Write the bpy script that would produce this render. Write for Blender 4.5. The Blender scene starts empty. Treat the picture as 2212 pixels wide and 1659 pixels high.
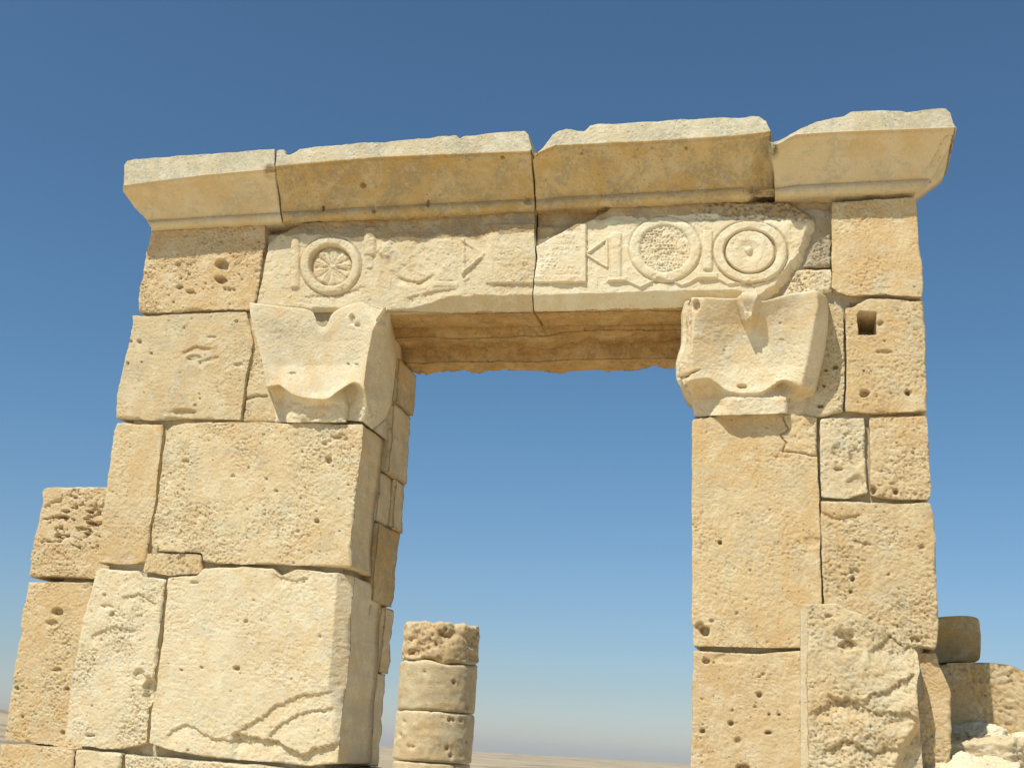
import bpy, math
import numpy as np
from mathutils import Matrix, Vector

# ------------------------------------------------------------------ camera, sky, sun, exposure
scene = bpy.context.scene
YAW, TILT, ROLL, FPX, CAMD, CAMZ = -0.25137, 0.29662, 0.06074, 2574.9, 7.0, 1.55
_f = np.array([math.sin(YAW)*math.cos(TILT), math.cos(YAW)*math.cos(TILT), math.sin(TILT)])
_r0 = np.array([math.cos(YAW), -math.sin(YAW), 0.0]); _u0 = np.cross(_r0, _f)
_r = math.cos(ROLL)*_r0 + math.sin(ROLL)*_u0
_u = -math.sin(ROLL)*_r0 + math.cos(ROLL)*_u0
CAMP = np.array([0.0, -CAMD, CAMZ])
cd = bpy.data.cameras.new("camera"); cam = bpy.data.objects.new("camera", cd)
scene.collection.objects.link(cam); scene.camera = cam
cd.sensor_width = 36.0; cd.sensor_fit = 'HORIZONTAL'; cd.lens = FPX/2212*36.0
cd.clip_start = 0.1; cd.clip_end = 60000
m = Matrix.Identity(4)
for i in range(3):
    m[i][0] = _r[i]; m[i][1] = _u[i]; m[i][2] = -_f[i]; m[i][3] = CAMP[i]
cam.matrix_world = m

SUN_AZ = math.radians(25.0)     # to the left of the facade's outward normal (-Y)
SUN_EL = math.radians(55.0)
w = bpy.data.worlds.new("World"); scene.world = w; w.use_nodes = True
nt = w.node_tree; bg = nt.nodes['Background']
sky = nt.nodes.new('ShaderNodeTexSky'); sky.sky_type = 'NISHITA'; sky.sun_disc = False
sky.sun_elevation = SUN_EL
# sun direction (towards sun) = (-sin az, -cos az) ; sky rotation measured from +Y clockwise
sky.sun_rotation = math.pi + SUN_AZ
sky.altitude = 600; sky.air_density = 1.0; sky.dust_density = 0.9; sky.ozone_density = 3.2
tint = nt.nodes.new('ShaderNodeMix'); tint.data_type = 'RGBA'; tint.blend_type = 'MULTIPLY'; tint.inputs[0].default_value = 1.0
stc = nt.nodes.new('ShaderNodeTexCoord'); ssp = nt.nodes.new('ShaderNodeSeparateXYZ'); nt.links.new(stc.outputs['Generated'], ssp.inputs[0])
tg = nt.nodes.new('ShaderNodeValToRGB'); smr = nt.nodes.new('ShaderNodeMapRange'); smr.inputs[1].default_value = 0.0; smr.inputs[2].default_value = 0.5
nt.links.new(ssp.outputs[2], smr.inputs[0]); smr.inputs[3].default_value = 0.0; smr.inputs[4].default_value = 1.0
el = tg.color_ramp.elements     # stored at half value, doubled below
el[0].position = 0.0; el[0].color = (.60, .60, .68, 1); el[1].position = .52; el[1].color = (.46, .605, .63, 1)
e_ = el.new(.10); e_.color = (.50, .53, .57, 1); e_ = el.new(.25); e_.color = (.495, .565, .60, 1)
nt.links.new(smr.outputs[0], tg.inputs[0]); dbl = nt.nodes.new('ShaderNodeVectorMath'); dbl.operation = 'SCALE'; dbl.inputs['Scale'].default_value = 2.0
nt.links.new(tg.outputs[0], dbl.inputs[0]); nt.links.new(dbl.outputs[0], tint.inputs[7])
nt.links.new(sky.outputs[0], tint.inputs[6]); nt.links.new(tint.outputs[2], bg.inputs[0]); bg.inputs[1].default_value = 0.085
sl = bpy.data.lights.new("sun", 'SUN'); so = bpy.data.objects.new("sun", sl)
scene.collection.objects.link(so)
sl.energy = 4.65; sl.angle = math.radians(0.5); sl.color = (1.0, 0.965, 0.89)
sd = Vector((-math.sin(SUN_AZ)*math.cos(SUN_EL), -math.cos(SUN_AZ)*math.cos(SUN_EL), math.sin(SUN_EL)))
so.rotation_euler = sd.to_track_quat('Z', 'Y').to_euler(); so.location = (0, 0, 30)
scene.view_settings.view_transform = 'Standard'; scene.view_settings.look = 'None'
scene.view_settings.exposure = 0.0; scene.view_settings.gamma = 1.0

# ------------------------------------------------------------------ photo plane <-> world
def un(px, py, Y):
    px = np.asarray(px, float); py = np.asarray(py, float)
    d = (px-1106)[..., None]*_r - (py-829.5)[..., None]*_u + FPX*_f
    t = (np.asarray(Y, float)+CAMD)/d[..., 1]
    return CAMP + d*t[..., None]
def prj(P):
    d = P-CAMP; z = d@_f
    return 1106+FPX*(d@_r)/z, 829.5-FPX*(d@_u)/z

# ------------------------------------------------------------------ noise
def _h(ix, iy, iz, s):
    n = (ix.astype(np.int64)*374761393 + iy.astype(np.int64)*668265263 + iz.astype(np.int64)*2147483647 + s*974634777) & 0xffffffff
    n = ((n ^ (n >> 13))*1274126177) & 0xffffffff
    n = ((n ^ (n >> 16))*2246822519) & 0xffffffff
    return ((n ^ (n >> 15)) & 0xffffff)/float(0xffffff)
def vnoise(P, s=0):
    I = np.floor(P); F = P-I; F = F*F*F*(F*(F*6-15)+10); I = I.astype(np.int64)
    r = 0
    for dx in (0, 1):
        wx = F[..., 0] if dx else 1-F[..., 0]
        for dy in (0, 1):
            wy = F[..., 1] if dy else 1-F[..., 1]
            for dz in (0, 1):
                wz = F[..., 2] if dz else 1-F[..., 2]
                r = r + wx*wy*wz*_h(I[..., 0]+dx, I[..., 1]+dy, I[..., 2]+dz, s)
    return r*2-1
def fbm(P, freq, octv=4, s=0, gain=0.5, ridge=False):
    a = 1.0; t = 0; n = 0
    for o in range(octv):
        v = vnoise(P*freq*(2.03**o)+17.3*o, s+o*7)
        if ridge: v = 1-2*np.abs(v)
        t = t + a*v; n += a; a *= gain
    return t/n
def worley(P, freq, s=0):
    Q = P*freq; I = np.floor(Q).astype(np.int64); best = np.full(P.shape[:-1], 9.0); rid = np.zeros(P.shape[:-1])
    for dx in (-1, 0, 1):
        for dy in (-1, 0, 1):
            for dz in (-1, 0, 1):
                a, b, c = I[..., 0]+dx, I[..., 1]+dy, I[..., 2]+dz
                d = (a+_h(a, b, c, s)-Q[..., 0])**2 + (b+_h(a, b, c, s+1)-Q[..., 1])**2 + (c+_h(a, b, c, s+2)-Q[..., 2])**2
                k = d < best; best = np.where(k, d, best); rid = np.where(k, _h(a, b, c, s+3), rid)
    return np.sqrt(best), rid
def ss(a, b, x):
    t = np.clip((x-a)/(b-a), 0, 1); return t*t*(3-2*t)
def segd(px, py, poly):
    """distance to a polyline in photo units"""
    best = np.full(px.shape, 1e9)
    for (x0, y0), (x1, y1) in zip(poly[:-1], poly[1:]):
        dx, dy = x1-x0, y1-y0; L = dx*dx+dy*dy+1e-9
        t = np.clip(((px-x0)*dx+(py-y0)*dy)/L, 0, 1)
        best = np.minimum(best, np.hypot(px-x0-t*dx, py-y0-t*dy))
    return best
def inpoly(px, py, poly):
    c = np.zeros(px.shape, bool); n = len(poly)
    for i in range(n):
        x0, y0 = poly[i]; x1, y1 = poly[(i+1) % n]
        k = ((y0 > py) != (y1 > py)) & (px < (x1-x0)*(py-y0)/((y1-y0) if y1 != y0 else 1e-9)+x0)
        c ^= k
    return c
def sdp(px, py, poly):
    """signed distance, positive inside"""
    d = segd(px, py, list(poly)+[poly[0]])
    return np.where(inpoly(px, py, poly), d, -d)

# ------------------------------------------------------------------ materials
def lin(c):
    return tuple(((x/255)/12.92 if x/255 <= .04045 else ((x/255+.055)/1.055)**2.4) for x in c)+(1,)
D_ = (.25, .17, .09)
def stone_mat(name, base, warm, pale, dark=(0.20, 0.12, 0.055), lichen=0.0, warm_amt=0.5, pale_amt=0.5, rough=0.9, strata=0.3, bump=1.0, spots=0.5, lich_col=(0.30, 0.29, 0.23)):
    m = bpy.data.materials.new(name); m.use_nodes = True; t = m.node_tree; N = t.nodes; L = t.links
    b = N['Principled BSDF']; b.inputs['Roughness'].default_value = rough
    b.inputs['Specular IOR Level'].default_value = 0.25
    tc = N.new('ShaderNodeTexCoord')
    oi = N.new('ShaderNodeObjectInfo')
    off = N.new('ShaderNodeVectorMath'); off.operation = 'MULTIPLY_ADD'
    cmb = N.new('ShaderNodeCombineXYZ')
    for i in range(3): L.new(oi.outputs['Random'], cmb.inputs[i])
    L.new(cmb.outputs[0], off.inputs[0]); off.inputs[1].default_value = (37, 53, 29); L.new(tc.outputs['Object'], off.inputs[2])
    V = off.outputs[0]
    def noise(scale, det, ro=0.6, vec=V, dist=0.0):
        n = N.new('ShaderNodeTexNoise'); n.inputs['Scale'].default_value = scale
        n.inputs['Detail'].default_value = det; n.inputs['Roughness'].default_value = ro
        n.inputs['Distortion'].default_value = dist
        L.new(vec, n.inputs['Vector']); return n.outputs[0]
    def ramp(v, a, c, inv=False):
        r = N.new('ShaderNodeMapRange'); r.inputs[1].default_value = a; r.inputs[2].default_value = c
        r.interpolation_type = 'SMOOTHSTEP'
        if inv: r.inputs[3].default_value = 1; r.inputs[4].default_value = 0
        L.new(v, r.inputs[0]); return r.outputs[0]
    def mul(v, k):
        x = N.new('ShaderNodeMath'); x.operation = 'MULTIPLY'; L.new(v, x.inputs[0])
        if isinstance(k, (int, float)): x.inputs[1].default_value = k
        else: L.new(k, x.inputs[1])
        return x.outputs[0]
    def mix(a, c, f, mode='MIX'):
        x = N.new('ShaderNodeMix'); x.data_type = 'RGBA'; x.blend_type = mode
        for s, v in ((0, f), (6, a), (7, c)):
            if hasattr(v, 'links'): L.new(v, x.inputs[s])
            elif isinstance(v, (int, float)): x.inputs[s].default_value = v
            else: x.inputs[s].default_value = tuple(v)+(1,) if len(v) == 3 else v
        return x.outputs[2]
    big = noise(1.9, 5, .6, dist=.8); mid = noise(9, 5, .65, dist=.4); fine = noise(60, 5, .7); vf = noise(260, 3, .7)
    col = mix(base, warm, mul(ramp(big, .44, .60), min(1, warm_amt*1.4)))
    col = mix(col, pale, mul(ramp(mid, .47, .62), min(1, pale_amt*1.4)))
    # strata: stretched noise
    mp = N.new('ShaderNodeMapping'); mp.inputs['Scale'].default_value = (1.0, 1.0, 9.0); L.new(V, mp.inputs[0])
    st = noise(2.2, 5, .6, mp.outputs[0], .8)
    col = mix(col, warm, mul(ramp(st, .50, .64), strata))
    # speckle
    cs = noise(130, 3, .75); col = mix(col, pale, mul(ramp(cs, .54, .66), .65)); col = mix(col, warm, mul(ramp(noise(95, 3, .75), .55, .66), .6))
    col = mix(col, pale, mul(ramp(fine, .55, .72), .45))
    col = mix(col, dark, mul(ramp(fine, .43, .30), .38*spots+.1))
    col = mix(col, dark, mul(ramp(vf, .40, .26), .5*spots))
    vo = N.new('ShaderNodeTexVoronoi'); vo.inputs['Scale'].default_value = 34; L.new(V, vo.inputs['Vector'])
    pit = ramp(vo.outputs['Distance'], .10, .22, True)
    wc = N.new('ShaderNodeSeparateColor'); L.new(vo.outputs['Color'], wc.inputs[0])
    pit = mul(pit, ramp(wc.outputs[0], .80, .86))
    col = mix(col, dark, mul(pit, .75*spots))
    if lichen > 0:
        lf = mul(ramp(noise(5.5, 6, .72, dist=.3), .50-.12*lichen, .62-.10*lichen), ramp(noise(38, 5, .7), .38, .56))
        col = mix(col, lich_col, mul(lf, min(1, .45+.4*lichen)))
    ge = N.new('ShaderNodeNewGeometry')
    col = mix(col, (D_[0]*1.5, D_[1]*1.45, D_[2]*1.3), mul(ramp(ge.outputs['Pointiness'], .485, .44), .55))
    col = mix(col, pale, mul(ramp(ge.outputs['Pointiness'], .52, .57), .5))
    # per stone tone
    hs = N.new('ShaderNodeHueSaturation'); L.new(col, hs.inputs['Color'])
    vr = N.new('ShaderNodeMapRange'); vr.inputs[3].default_value = .94; vr.inputs[4].default_value = 1.05
    L.new(oi.outputs['Random'], vr.inputs[0]); L.new(vr.outputs[0], hs.inputs['Value'])
    L.new(hs.outputs[0], b.inputs['Base Color'])
    bp = N.new('ShaderNodeBump'); bp.inputs['Strength'].default_value = .85*bump; bp.inputs['Distance'].default_value = .009
    bp2 = N.new('ShaderNodeBump'); bp2.inputs['Strength'].default_value = .8*bump; bp2.inputs['Distance'].default_value = .004
    L.new(noise(70, 6, .7), bp.inputs['Height'])
    hh = N.new('ShaderNodeMath'); hh.operation = 'SUBTRACT'; L.new(vf, hh.inputs[0]); L.new(mul(pit, 2.0), hh.inputs[1])
    L.new(hh.outputs[0], bp2.inputs['Height'])
    L.new(bp.outputs[0], bp2.inputs['Normal']); L.new(bp2.outputs[0], b.inputs['Normal'])
    return m
M = {}
D_ = (.25, .17, .09)
M['tan'] = stone_mat('limestone_tan', (.67, .53, .305), (.63, .445, .22), (.74, .635, .415), D_, lichen=.05, lich_col=(.46, .44, .32))
M['honey'] = stone_mat('limestone_honey', (.66, .495, .265), (.62, .42, .19), (.72, .60, .375), D_, warm_amt=.6, lichen=.08, lich_col=(.50, .44, .30))
M['rough'] = stone_mat('limestone_pitted', (.65, .49, .265), (.61, .41, .19), (.73, .60, .385), D_, spots=.8, warm_amt=.6)
M['pale'] = stone_mat('limestone_pale', (.70, .58, .36), (.66, .495, .27), (.76, .67, .46), D_, spots=.4, strata=.25, bump=.9, lichen=.04, lich_col=(.55, .52, .40))
M['smooth'] = stone_mat('limestone_capital', (.70, .59, .38), (.66, .49, .27), (.74, .66, .47), D_, spots=.45, strata=.15, bump=.6, warm_amt=.7, lichen=.15, lich_col=(.52, .48, .36))
M['cream'] = stone_mat('limestone_cream', (.74, .65, .44), (.70, .56, .33), (.79, .72, .53), D_, spots=.2, strata=.15, bump=.6)
M['ochre'] = stone_mat('limestone_ochre', (.62, .46, .22), (.55, .36, .13), (.64, .53, .33), D_, spots=.7, lichen=.55, lich_col=(.36, .30, .19), warm_amt=.7)
M['cornice'] = stone_mat('limestone_cornice', (.68, .555, .34), (.63, .46, .23), (.70, .60, .41), D_, spots=.3, lichen=.2, bump=.7, lich_col=(.45, .41, .29))
M['grey'] = stone_mat('limestone_lichen', (.64, .57, .39), (.60, .48, .28), (.73, .67, .50), D_, spots=.7, lichen=.55, lich_col=(.42, .39, .28))
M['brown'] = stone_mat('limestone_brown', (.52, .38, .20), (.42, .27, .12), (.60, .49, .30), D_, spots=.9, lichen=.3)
M['soffit'] = stone_mat('limestone_soffit', (.66, .43, .17), (.56, .32, .11), (.70, .52, .28), D_, spots=.9, strata=.6, lichen=.5, lich_col=(.38, .25, .11), bump=1.3)  # warm patina, with the orange of bounced light also put into the colour
M['mortar'] = stone_mat('old_mortar', (.56, .48, .33), (.50, .39, .23), (.64, .58, .43), D_, spots=.6, bump=1.3)
M['white'] = stone_mat('bleached_rock', (.76, .71, .55), (.72, .62, .42), (.82, .78, .64), D_, spots=.15, strata=.1, bump=.8)

# ------------------------------------------------------------------ object helpers
def link(o): scene.collection.objects.link(o); return o
def thing(name, label, cat, loc=(0, 0, 0), group=None):
    o = link(bpy.data.objects.new(name, None)); o.location = loc; o.empty_display_size = .3
    o['label'] = label; o['category'] = cat
    if group: o['group'] = group
    return o
def mk(name, V, F4, mat, parent=None, base=(0, 0, 0), smooth=True, F3=None, mat2=None, fmat=None, label=None, mat3=None):
    me = bpy.data.meshes.new(name)
    V = V-np.array(base); nq = len(F4); n3 = 0 if F3 is None else len(F3)
    me.vertices.add(len(V)); me.vertices.foreach_set('co', V.astype(np.float32).ravel())
    me.loops.add(nq*4+n3*3)
    li = F4.ravel() if n3 == 0 else np.concatenate([F4.ravel(), F3.ravel()])
    me.loops.foreach_set('vertex_index', li.astype(np.int32))
    me.polygons.add(nq+n3)
    ls = np.arange(nq)*4
    if n3: ls = np.concatenate([ls, nq*4+np.arange(n3)*3])
    me.polygons.foreach_set('loop_start', ls.astype(np.int32))
    me.polygons.foreach_set('use_smooth', np.full(nq+n3, smooth))
    me.materials.append(mat)
    if mat2: me.materials.append(mat2)
    if mat3: me.materials.append(mat3)
    if mat2: me.polygons.foreach_set('material_index', fmat.astype(np.int32))
    me.update(calc_edges=True); me.validate()
    o = link(bpy.data.objects.new(name, me))
    if parent: o.parent = parent
    if label: o['label'] = label
    return o

HS = 0.0055      # grid step in metres (about one picture element)
def resample(pts, n):
    pts = np.asarray(pts, float); d = np.r_[0, np.cumsum(np.linalg.norm(np.diff(pts, axis=0), axis=1))]
    t = np.linspace(0, d[-1], n); return np.stack([np.interp(t, d, pts[:, k]) for k in range(pts.shape[1])], 1)
def plen(pts):
    pts = np.asarray(pts, float); return np.linalg.norm(np.diff(pts, axis=0), axis=1).sum()

def gridnormal(P):
    du = np.gradient(P, axis=0); dv = np.gradient(P, axis=1)
    n = np.cross(dv, du); n /= (np.linalg.norm(n, axis=2, keepdims=True)+1e-12)
    return n

def solid(name, *a, rough=.004, low=.008, **k):
    return solid_(name, *a, rough=rough*.78, low=low*.65, **k)
def solid_(name, P, Yback, mat, parent, base, seed=0, rough=.004, low=.008, r0=.014, side=None, side_rough=.006,
          pits=0.0, pitf=22, relief=None, chisel=0.0, label=None, front_down=False, edge=True, ledge=0.0, mat2=None, matf=None, mat3=None, matf3=None):
    """P[n,m,3]: front sheet, i left->right, j top->bottom; its rim is carried back to Yback"""
    n, m = P.shape[:2]; N = gridnormal(P)
    if N[n//2, m//2, 1] > 0: N = -N
    S = P+seed*3.7
    patchy = .55+.9*ss(-.35, .45, fbm(S, 4.5, 3, seed+50))
    sp = fbm(S*np.array([1, 1, 1.35]), 48, 3, seed+3, .68)
    c1_ = fbm(S*np.array([1, 1, 1.4]), 38, 3, seed+13, .7); c2_ = fbm(S, 80, 2, seed+15, .6)
    off = low*fbm(S, 3.5, 3, seed) + rough*.55*fbm(S, 14, 3, seed+2, .5) + patchy*rough*(.55*sp - .50*ss(.06, .14, c1_) - .42*ss(.05, .16, c2_) + .38*vnoise(S*165, seed+5) + .25*vnoise(S*95, seed+6))
    if ledge:
        q = fbm(S*np.array([1, 1, 1.9]), 5, 4, seed+21)*3.2
        fr = q-np.floor(q); off = off + ledge*(np.floor(q)+ss(.75, 1.0, fr)-q*.4)
    if chisel:
        q = S.copy(); q[..., 0] += .35*q[..., 2]; q = q*np.array([.35, 1, 1])
        off = off + chisel*fbm(q, 55, 3, seed+9, ridge=True)
    if pits:
        d, rid = worley(S, pitf, seed); rad = .10+.38*_h((rid*1e6).astype(np.int64), (rid*7e5).astype(np.int64), (rid*3e5).astype(np.int64), 4)**2.5
        off = off - np.where(rid > 1-pits*.8, np.sqrt(np.clip(1-(d/rad)**2, 0, 1))*rad/pitf*1.0, 0)
        d, rid = worley(S, pitf*2.3, seed+11); rad = .15+.35*_h((rid*1e6).astype(np.int64), (rid*7e5).astype(np.int64), (rid*3e5).astype(np.int64), 4)**2
        off = off - np.where(rid > 1-pits*1.2, np.sqrt(np.clip(1-(d/rad)**2, 0, 1))*rad/pitf*.45, 0)
    px, py = prj(P)
    if relief is not None: off = off+relief(px, py, P)
    # worn arris
    if edge:
        ring = np.concatenate([P[:, 0], P[-1, 1:], P[-2::-1, -1], P[0, -2:0:-1]])
        k = 9; msk = np.zeros((n, m), bool); msk[:k] = msk[-k:] = True; msk[:, :k] = msk[:, -k:] = True
        Q = P[msk]; D = np.empty(len(Q))
        for a in range(0, len(Q), 2000):
            D[a:a+2000] = np.sqrt(((Q[a:a+2000, None, :]-ring[None])**2).sum(2).min(1))
        nn = fbm(Q+seed, 9, 3, seed+31); rr = r0*.52*(1+1.9*np.clip(nn*1.9, -.45, 2.4))
        x = np.clip(1-D/rr, 0, 1); off[msk] -= rr*(1-np.sqrt(np.clip(1-x*x, 0, 1)))
    P = P+N*off[..., None]
    V = [P.reshape(-1, 3)]; idx = np.arange(n*m).reshape(n, m)
    F = [np.stack([idx[:-1, :-1], idx[:-1, 1:], idx[1:, 1:], idx[1:, :-1]], -1).reshape(-1, 4)]
    ri = np.concatenate([idx[:, 0], idx[-1, 1:], idx[-2::-1, -1], idx[0, -2:0:-1]])
    R = V[0][ri]; cnt = n*m
    cx = R-np.roll(R, 1, 0)+np.roll(R, -1, 0)-R; nx = np.stack([-cx[:, 2], np.zeros(len(R)), cx[:, 0]], 1)
    nx /= (np.linalg.norm(nx, axis=1, keepdims=True)+1e-9)
    c = R.mean(0); 
    if ((R-c)*nx)[:, [0, 2]].sum() < 0: nx = -nx
    fr = side if side is not None else [.03, .08, .2, .5, 1.0]
    prev = ri
    for q in fr:
        A = R.copy(); A[:, 1] = R[:, 1]+(np.maximum(Yback, R[:, 1]+.01)-R[:, 1])*q
        fade = float(ss(0, .35, q))
        A = A + nx*(side_rough*fade*fbm(A+seed, 16, 4, seed+41, .6)+side_rough*1.2*fade*fbm(A+seed, 4, 2, seed+44))[:, None]
        V.append(A); cur = cnt+np.arange(len(R)); cnt += len(R)
        F.append(np.stack([prev, cur, np.roll(cur, -1), np.roll(prev, -1)], -1)); prev = cur
    ce = V[-1].mean(0); V.append(ce[None]); 
    F3 = np.stack([prev, np.full(len(prev), cnt), np.roll(prev, -1)], -1)
    V = np.concatenate(V); F = np.concatenate(F)
    fm = None
    if mat2 is not None:
        fm = np.zeros(len(F)+len(F3), int); C = V[F].mean(1); fm[:len(F)] = matf(C).astype(int)
        if mat3 is not None: fm[:len(F)][matf3(C)] = 2
    return mk(name, V, F, mat, parent, base, F3=F3, label=label, mat2=mat2, fmat=fm, mat3=mat3)

def coons(top, right, bottom, left, Y, h=HS, seed=0, wob=.006, smooth=5):
    """edges as photo polylines: top L>R, right T>B, bottom L>R, left T>B"""
    W = []
    for e in (top, right, bottom, left):
        e = np.asarray(e, float); a = un(e[:, 0], e[:, 1], Y); W.append(a)
    # corners agree
    W[1][0] = W[0][-1]; W[3][0] = W[0][0]; W[2][-1] = W[1][-1]; W[3][-1] = W[2][0]
    n = max(6, int(max(plen(W[0]), plen(W[2]))/h)); m = max(6, int(max(plen(W[1]), plen(W[3]))/h))
    T, B = resample(W[0], n), resample(W[2], n); R, Lf = resample(W[1], m), resample(W[3], m)
    ring = np.concatenate([T, R[1:], B[-2::-1], Lf[-2:0:-1]])
    if wob:
        nz = np.stack([fbm(ring+5.1, 11, 5, seed+60, .6), np.zeros(len(ring)), fbm(ring+9.4, 11, 5, seed+70, .6)], 1)
        ring = ring+nz*wob*1.25
    for _ in range(smooth): ring = ring*.5+(np.roll(ring, 1, 0)+np.roll(ring, -1, 0))*.25
    T = ring[:n]; R = ring[n-1:n-1+m]; B = ring[n+m-2:2*n+m-2][::-1]; Lf = np.concatenate([ring[:1], ring[2*n+m-3:][::-1]])
    u = np.linspace(0, 1, n)[:, None, None]; v = np.linspace(0, 1, m)[None, :, None]
    P = (1-v)*T[:, None]+v*B[:, None]+(1-u)*Lf[None]+u*R[None]-((1-u)*(1-v)*T[0]+u*(1-v)*T[-1]+(1-u)*v*B[0]+u*v*B[-1])
    P[..., 1] = Y if np.isscalar(Y) else P[..., 1]
    return P

def net(rows, h=HS, sm=3, seed=0, cub=(0, 0)):
    """control net of (px,py,Y): rows top->bottom, columns left->right"""
    C = np.array(rows, float); C = un(C[..., 0], C[..., 1], C[..., 2])     # [rows, cols, 3]
    m = max(8, int(max(plen(C[:, k]) for k in range(C.shape[1]))/h)); n = max(8, int(max(plen(C[k]) for k in range(C.shape[0]))/h))
    # resample with average arc parameter
    def par(A, axis):
        d = np.linalg.norm(np.diff(A, axis=axis), axis=2).mean(1-axis); t = np.r_[0, np.cumsum(d)]; return t/t[-1]
    tv = par(C, 0); tu = par(C, 1); v = np.linspace(0, 1, m); u = np.linspace(0, 1, n)
    A = np.empty((m, C.shape[1], 3)); 
    for c in range(C.shape[1]):
        for k in range(3): A[:, c, k] = np.interp(v, tv, C[:, c, k])
    P = np.empty((n, m, 3))
    lo, hi = cub
    for r in range(m):
        for k in range(3): P[:, r, k] = np.interp(u, tu, A[r, :, k])
    if hi > lo:
        tc_ = tu[lo:hi+1]; sel = (u >= tc_[0]) & (u <= tc_[-1]); us = u[sel]; i_ = np.clip(np.searchsorted(tc_, us)-1, 0, len(tc_)-2)
        hh = (tc_[i_+1]-tc_[i_]); s_ = ((us-tc_[i_])/hh)[:, None, None]
        Y_ = A[:, lo:hi+1].transpose(1, 0, 2); sl_ = np.gradient(Y_, tc_, axis=0)
        y0, y1, m0, m1 = Y_[i_], Y_[i_+1], sl_[i_]*hh[:, None, None], sl_[i_+1]*hh[:, None, None]
        P[sel] = (2*s_**3-3*s_**2+1)*y0+(s_**3-2*s_**2+s_)*m0+(-2*s_**3+3*s_**2)*y1+(s_**3-s_**2)*m1
    for _ in range(sm):
        Q = P.copy(); Q[1:-1] = (P[:-2]+2*P[1:-1]+P[2:])/4; P = Q.copy(); P[:, 1:-1] = (Q[:, :-2]+2*Q[:, 1:-1]+Q[:, 2:])/4
    return P

# relief helpers (photo units on the stone's own face)
def pit_rel(lst):
    def f(px, py, P):
        o = 0; wob = 1+.25*fbm(P, 30, 2, 5)
        for (x, y, rx, ry, d) in lst:
            q = np.hypot((px-x)/rx, (py-y)/ry)*wob
            o = o-d*(1-ss(.55, 1.05, q))
        return o
    return f
def groove_rel(polys):
    def f(px, py, P):
        o = 0; wx = 3*fbm(P, 14, 3, 8)
        for poly, wd, d in polys: o = o-d*(1-ss(wd*.35, wd, segd(px+wx, py+wx, poly)))
        return o
    return f
def step_rel(polys, jig=4.0):
    """fracture ledges: surface on the lower/inner side of the line is knocked back, fading with distance"""
    def f(px, py, P):
        o = 0; wx = jig*fbm(P, 18, 4, 12)+.55*jig*fbm(P, 62, 3, 15)
        for poly, d, fadew in polys:
            xs = [p[0] for p in poly]; ys = [p[1] for p in poly]
            yl = np.interp(px, xs, ys); inside = (px > xs[0]-8) & (px < xs[-1]+8)
            e = ss(0, 14, px-xs[0]+8)*ss(0, 14, xs[-1]+8-px)
            dd = py+wx-yl
            o = o-d*e*ss(0, 3.5, dd)*(1-ss(3.5, fadew, dd))
        return o
    return f
def add_rel(*fs):
    return lambda px, py, P: sum(f(px, py, P) for f in fs)

# ------------------------------------------------------------------ the gateway
GB = (-1.94, 0.4, 0.0)
gate = thing('stone_gateway', 'ruined limestone gateway with carved lintel and moulded cornice on two block piers', 'gateway', GB)

def core(name, x0, x1, z0, z1, y0, y1, parent, base, seed, label=None, relief=None):
    a = un(0, 0, 0)*0
    nx = max(4, int((x1-x0)/.03)); nz = max(4, int((z1-z0)/.03))
    X, Z = np.meshgrid(np.linspace(x0, x1, nx), np.linspace(z1, z0, nz), indexing='ij')
    P = np.stack([X, np.full_like(X, y0), Z], -1)
    return solid(name, P, y1, M['mortar'], parent, base, seed, rough=.01, low=.008, r0=.02, label=label, relief=relief)

pierL = core('pier', -4.49, -2.83, 0.0, 4.90, .055, .76, gate, GB, 1)
pierR = core('pier', -.60, .62, 0.0, 4.90, .055, .76, gate, GB, 2,
             relief=lambda px, py, P: -.36*ss(-4, 2, sdp(px, py, [(1838, 665), (1908, 665), (1908, 738), (1838, 738)])))

def block(edges, Y, depth, mat, parent, seed, name='stone_block', base=GB, h=HS, wob=.006, **kw):
    P = coons(*edges, Y, h=h, seed=seed, wob=wob)
    return solid(name, P, Y+depth, M[mat], parent, base, seed, **kw)

# ---- left pier, front course stones
block(([(327, 488), (450, 484), (572, 480)], [(572, 480), (570, 533), (560, 595), (552, 645), (540, 668)],
       [(296, 673), (350, 676), (440, 669), (540, 668)], [(327, 488), (318, 530), (307, 590), (299, 640), (296, 673)]),
      .0, .42, 'rough', pierL, 11, rough=.010, low=.010, r0=.018, pits=.30, pitf=16, wob=.009,
      relief=pit_rel([(479, 571, 15, 12, .07), (477, 604, 14, 9, .06), (388, 620, 9, 6, .03), (410, 630, 12, 5, .03), (385, 572, 8, 6, .02)]))
block(([(286, 681), (340, 683), (352, 680), (532, 672)], [(532, 672), (546, 738), (531, 814), (519, 907)],
       [(248, 903), (330, 908), (400, 905), (519, 907)], [(286, 681), (279, 738), (266, 790), (254, 840), (248, 903)]),
      .008, .42, 'tan', pierL, 12, rough=.005, low=.012, r0=.020, pits=.06, chisel=.002,
      relief=add_rel(pit_rel([(300, 738, 6, 6, .02), (282, 737, 4, 4, .015), (326, 763, 4, 4, .015), (276, 785, 4, 4, .02), (305, 782, 3, 3, .015),
                              (418, 772, 20, 7, .014), (458, 728, 14, 4, .01), (515, 788, 12, 5, .012), (395, 890, 30, 8, .02)]),
                     step_rel([([(395, 758), (420, 745), (455, 752)], .014, 22), ([(400, 770), (430, 778), (470, 768)], .010, 18)])))
# narrow tall stone
block(([(249, 911), (300, 915), (350, 915)], [(350, 915), (347, 960), (341, 1010), (336, 1080), (323, 1140), (314, 1216)],
       [(210, 1216), (260, 1218), (314, 1216)], [(249, 911), (238, 980), (226, 1060), (217, 1140), (210, 1216)]),
      .012, .42, 'honey', pierL, 13, rough=.006, low=.010, r0=.018, pits=.02)
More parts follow.
